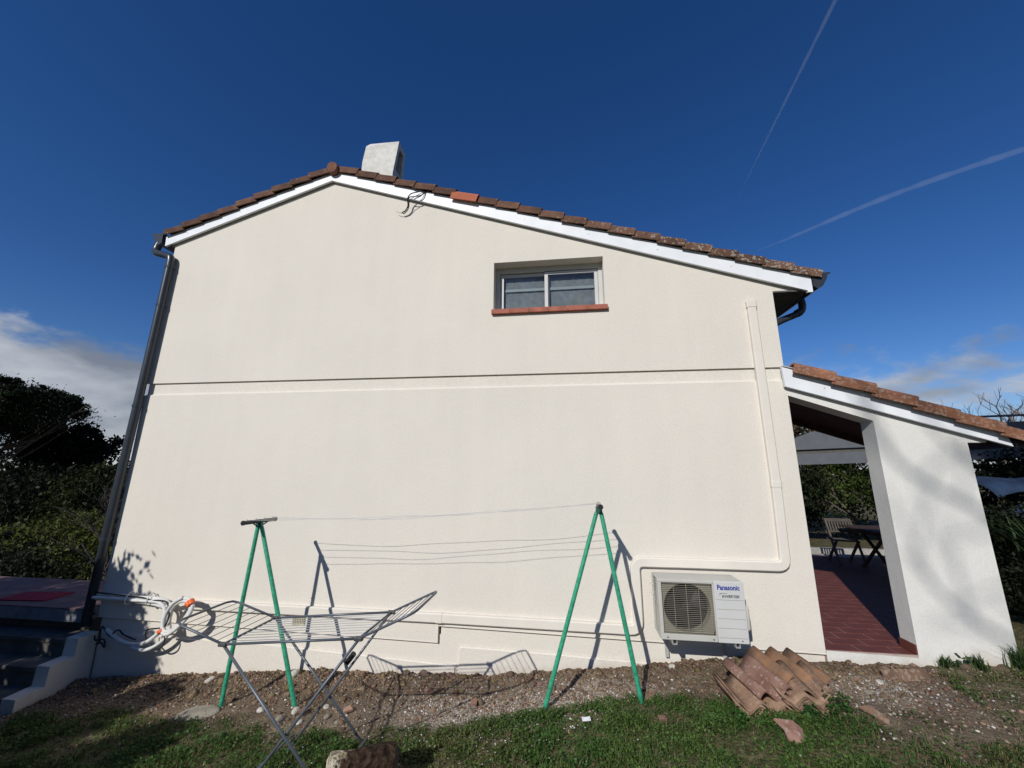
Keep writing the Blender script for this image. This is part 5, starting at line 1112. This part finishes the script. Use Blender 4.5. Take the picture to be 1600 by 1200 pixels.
    # tall evergreen behind the photographer's right shoulder: keeps the garden on the right in shade
    t = thing('tall_evergreen', (6.0, -12.0, .3), 'tall dense evergreen tree standing right behind the photographer', 'tree'); st = MB()
    st.tube([(6.0, -12, 0), (5.9, -12, 6), (5.8, -12, 12), (5.7, -12, 16)], [.35, .3, .24, .12], 10)
    for k in range(9): a = k*.7; st.tube([(5.85, -12, 10.5+.5*k), (5.8+math.cos(a)*2.6, -12+math.sin(a)*2.2, 12.6+.4*k)], [.09, .03], 6, caps=False)
    st.build('trunk', 'bark', t, True)
    crown('crown', t, [(3.6, -11.6, 14.6, 2.9, 2.6, 1.7), (6.2, -12, 15.2, 3.4, 3.0, 2.6), (8.6, -11.8, 13.2, 3.2, 2.8, 2.8), (5.8, -12.2, 17.2, 2.6, 2.4, 1.8), (9.6, -11.5, 10.0, 2.4, 2.2, 2.6), (2.0, -11.5, 15.6, 1.4, 1.4, 1.0), (7.2, -12, 11.4, 2.0, 2.0, 1.6)], 42000, .30, (.03, .045, .015), shell=.3)
    # --- growth behind the photographer that throws the shade on the left corner and the pier
    S_ = [('tall boundary shrub nearest the house corner', -6.85, -3.0, 1.15, 1.1, 3.35), ('high boundary bush shading the steps', -8.4, -3.3, 2.0, 1.5, 4.3), ('mid-height boundary bush', -6.5, -3.1, 1.0, 1.0, 2.6), ('low boundary bush', -5.5, -3.0, 1.2, 1.0, 1.75), ('outermost boundary bush', -10.0, -2.9, 2.2, 1.7, 4.8), ('lowest boundary bush by the lawn', -4.4, -3.15, 1.2, .9, 1.30)]
    for i, (lb, x, y, w, d, h) in enumerate(S_): shrub('boundary_shrub', lb+' left of the lawn', x, y, w, d, h, MID, 26000, .10, 'boundary shrubs left of the lawn', seed=200+i)
    # bare garden tree behind the photographer: two long limbs reach over towards the house
    t = thing('garden_tree', (-1.0, -19.0, .2), 'bare garden tree standing behind the photographer', 'tree'); st = MB(); rr = random.Random(21)
    st.tube([(-1.0, -19.0, -.1), (-1.05, -19, 4.5), (-1.0, -19, 9.0), (-.85, -19.0, 13.2)], [.34, .28, .22, .15], 10)
    def lift(x, z, y): k = -y/sdir.y; return Vector((x-sdir.x*k, y, z-sdir.z*k))
    limbs = [([lift(6.6, -.2, -19), lift(5.2, 1.0, -19.2), lift(4.2, 1.72, -19.4), lift(3.5, 2.25, -19.3), lift(3.15, 3.2, -19.2)], .048),
             ([lift(6.5, -1.7, -19), lift(5.0, .05, -18.7), lift(4.2, .52, -18.4), lift(3.75, .85, -18.3), lift(3.45, 1.3, -18.2)], .038),
             ([lift(4.7, 1.35, -19.2), lift(4.3, 2.1, -19), lift(3.9, 2.6, -18.9), lift(3.6, 3.4, -18.8)], .032)]
    for P, r in limbs:
        Q = catmull(P, 5); st.tube(Q, [r*(1-.6*i/len(Q)) for i in range(len(Q))], 6, caps=False)
        for q in Q[5::2]: branches(q, Vector((rr.uniform(-.5, .6), rr.uniform(-.4, .4), rr.uniform(-.2, .9))).normalized(), rr.uniform(.4, .8), r*.4, 1, rr, st, .5, .1)
    for k in range(6): a = k*1.25+.3; branches(Vector((-.95, -19, 8.0+.8*k)), Vector((math.cos(a)*.5+.6, math.sin(a)*.8, .6)).normalized(), 2.6, .10, 3, rr, st, .55, .1)
    st.build('branches', 'bark_grey', t)
vegetation()

# ------------------------------------------------------------------ things behind the porch
def pergola():
    t = thing('pergola', (7.6, 5.0, .3), 'grey boarded pergola behind the porch', 'pergola')
    for poly in ([(4.9, 2.27), (11.5, 2.50), (11.5, 2.80), (4.9, 2.50)],):
        q = MB(); q.prism(poly, 5.0, 5.05); q.build('board', 'grey_board', t)
    q = MB(); q.prism([(4.9, 2.60), (11.5, 2.88), (11.5, 3.30), (5.6, 3.02), (4.9, 2.75)], 5.06, 5.11); q.build('board', 'grey_board', t)
    q = MB(); q.prism([(4.95, 2.29), (11.4, 2.52), (11.4, 3.26), (5.6, 2.98), (4.95, 2.74)], 5.12, 5.16); q.build('back_board', 'soffit_dark', t)
    for x in (5.0, 8.2, 11.3):
        q = MB(); q.box((x-.05, 5.17, -.3), (x+.05, 5.27, 2.45)); q.build('post', 'grey_board', t)
    q = MB(); q.add([(8.6, 4.9, 3.28), (13, 4.9, 3.42), (13, 8.5, 3.75), (8.6, 8.5, 3.6), (8.6, 4.9, 3.32), (13, 4.9, 3.46), (13, 8.5, 3.79), (8.6, 8.5, 3.64)], [(3, 2, 1, 0), (4, 5, 6, 7), (0, 1, 5, 4), (1, 2, 6, 5), (2, 3, 7, 6), (3, 0, 4, 7)]); q.build('sheet', 'sheet_roof', t)
    k = MB(); k.box((4.6, 5.45, .1), (8.5, 5.62, .46), .01); ko = k.build('kerb_wall', 'kerb'); tag(ko, 'low pale kerb wall behind the garden table', 'wall')
    for i, (x, y, z, w, d) in enumerate(((8.2, 3.7, 2.02, 1.6, .8), (8.9, 3.2, 1.72, 1.6, .9), (7.9, 3.4, 1.50, .8, .6))):
        q = MB(); n = 10; V = []
        for a in range(n+1):
            for b in range(n+1):
                u, v = a/n, b/n; V.append((x+(u-.5)*w, y+(v-.5)*d, z+.12*(u-.5)+.05*math.sin(u*7+i)+.04*math.sin(v*6+u*3)-.25*(1-v)**3))
        q.add(V, [(a*(n+1)+b, (a+1)*(n+1)+b, (a+1)*(n+1)+b+1, a*(n+1)+b+1) for a in range(n) for b in range(n)]); o = q.build('blue_cover', 'blue_tarp', None, True); md = o.modifiers.new('thick', 'SOLIDIFY'); md.thickness = .012
        tag(o, ['upper blue plastic cover draped right of the pier', 'wide middle blue plastic cover right of the pier', 'small lower blue plastic cover right of the pier'][i], 'cover', 'blue covers in the hedge')
pergola()
def furniture():
    z0 = .379
    t = thing('garden_table', (6.15, 3.75, z0), 'dark slatted wooden table under the porch', 'table')
    for i in range(9):
        y = 3.30+i*.105; q = MB(); q.box((5.35, y, z0+.70), (7.0, y+.09, z0+.728), .004); q.build('slat', 'wood_brown', t)
    q = MB(); q.box((5.5, 3.36, z0+.62), (6.85, 4.14, z0+.695)); q.build('apron', 'wood_brown', t)
    for x in (5.62, 6.72):
        for s in (1, -1):
            q = MB(); a, b = (3.42, 4.08) if s > 0 else (4.08, 3.42); xo = .03*s; q.add([(x+xo-.02, a-.03, z0), (x+xo+.02, a-.03, z0), (x+xo+.02, a+.03, z0), (x+xo-.02, a+.03, z0), (x+xo-.02, b-.03, z0+.63), (x+xo+.02, b-.03, z0+.63), (x+xo+.02, b+.03, z0+.63), (x+xo-.02, b+.03, z0+.63)],
                          [(3, 2, 1, 0), (4, 5, 6, 7), (0, 1, 5, 4), (1, 2, 6, 5), (2, 3, 7, 6), (3, 0, 4, 7)]); q.build('leg', 'wood_brown', t)
    c = thing('folding_chair', (5.3, 4.2, z0), 'weathered slatted folding chair behind the garden table', 'chair', local=True); c.rotation_euler = (0, 0, R(-8)); c.location = (5.42, 4.30, z0)
    # local frame: sitter looks towards -y
    def part(name, mb): o = mb.build(name, 'wood_grey'); o.parent = c; return o
    def beam(a, b, w, d):
        a, b = Vector(a), Vector(b); q = MB(); u = (b-a).normalized(); sx = Vector((1, 0, 0)); sy = u.cross(sx).normalized(); V = [p+sx*w*i+sy*d*j for p in (a, b) for i, j in ((-.5, -.5), (.5, -.5), (.5, .5), (-.5, .5))]
        return q.add(V, [(3, 2, 1, 0), (4, 5, 6, 7), (0, 1, 5, 4), (1, 2, 6, 5), (2, 3, 7, 6), (3, 0, 4, 7)])
    for s in (-1, 1):
        part('leg', beam((s*.21, -.28, 0), (s*.21, .10, .82), .028, .045)); part('leg', beam((s*.18, .26, 0), (s*.18, -.20, .44), .028, .045))
    part('top_rail', beam((-.21, .115, .84), (.21, .115, .84), .03, .05)) if False else None
    q = MB(); q.box((-.225, .085, .77), (.225, .115, .83), .008); part('top_rail', q)
    q = MB(); q.box((-.21, .035, .57), (.21, .06, .60), .005); part('lower_rail', q)
    for i in range(9):
        x = -.19+i*.0475; part('back_slat', beam((x, .045, .595), (x, .097, .775), .026, .012))
    for i in range(6):
        y = -.21+i*.065; q = MB(); q.box((-.205, y, .43), (.205, y+.05, .448), .004); part('seat_slat', q)
furniture()

# ------------------------------------------------------------------ contrails: long thin tubes of ice cloud 9 km up
def contrail(label, pts, r, dens):
    P = [Vector(p) for p in pts]
    n = len(P); o = None
    m, nt, b, out = new_mat('contrail_ice'); nt.nodes.remove(b); v = nt.nodes.new('ShaderNodeVolumePrincipled'); v.inputs['Color'].default_value = (1, 1, 1, 1); v.inputs['Density'].default_value = dens; v.inputs['Anisotropy'].default_value = -0.35
    nt.links.new(v.outputs[0], out.inputs['Volume']); MATS['contrail_tmp'] = m
    q = MB(); q.tube(P, r, 16); o = q.build('contrail', 'contrail_tmp', None, True); tag(o, label, 'contrail'); return o
def sky_point(az, el, alt=9000.0):
    az, el = R(az), R(el); d = alt/math.tan(el); return (d*math.sin(az), d*math.cos(az), alt)
def lin(a, b, n): a, b = Vector(a), Vector(b); return [a.lerp(b, i/(n-1)) for i in range(n)]
A0, A1 = Vector(sky_point(25.3, 32.8)), Vector(sky_point(39.2, 46.3)); A2 = A1+(A1-A0)*0.6
c1 = lin(A0, A2, 40); contrail('thin contrail climbing steeply towards the top of the sky', c1, [5+36*min(1, (i/24))**0.8*(1+.12*math.sin(i*1.7)) for i in range(40)], 0.00085)
B0, B1 = Vector(sky_point(26.4, 26.55)), Vector(sky_point(49.2, 27.4)); B2 = B1+(B1-B0)*0.5
c2 = lin(B0, B2, 60)
for i, p in enumerate(c2): p.z += 190*math.sin(i*.075)*math.sin(i*.05); c2[i] = p
rr = random.Random(5); contrail('broad slanting contrail low on the right of the sky', c2, [10+78*min(1, i/18)**0.7*(1+.14*math.sin(i*.9)+.10*math.sin(i*2.3)) for i in range(60)], 0.00050)

# ------------------------------------------------------------------ render settings
scene.render.engine = 'CYCLES'
scene.cycles.max_bounces = 8; scene.cycles.volume_bounces = 0; scene.cycles.transparent_max_bounces = 16
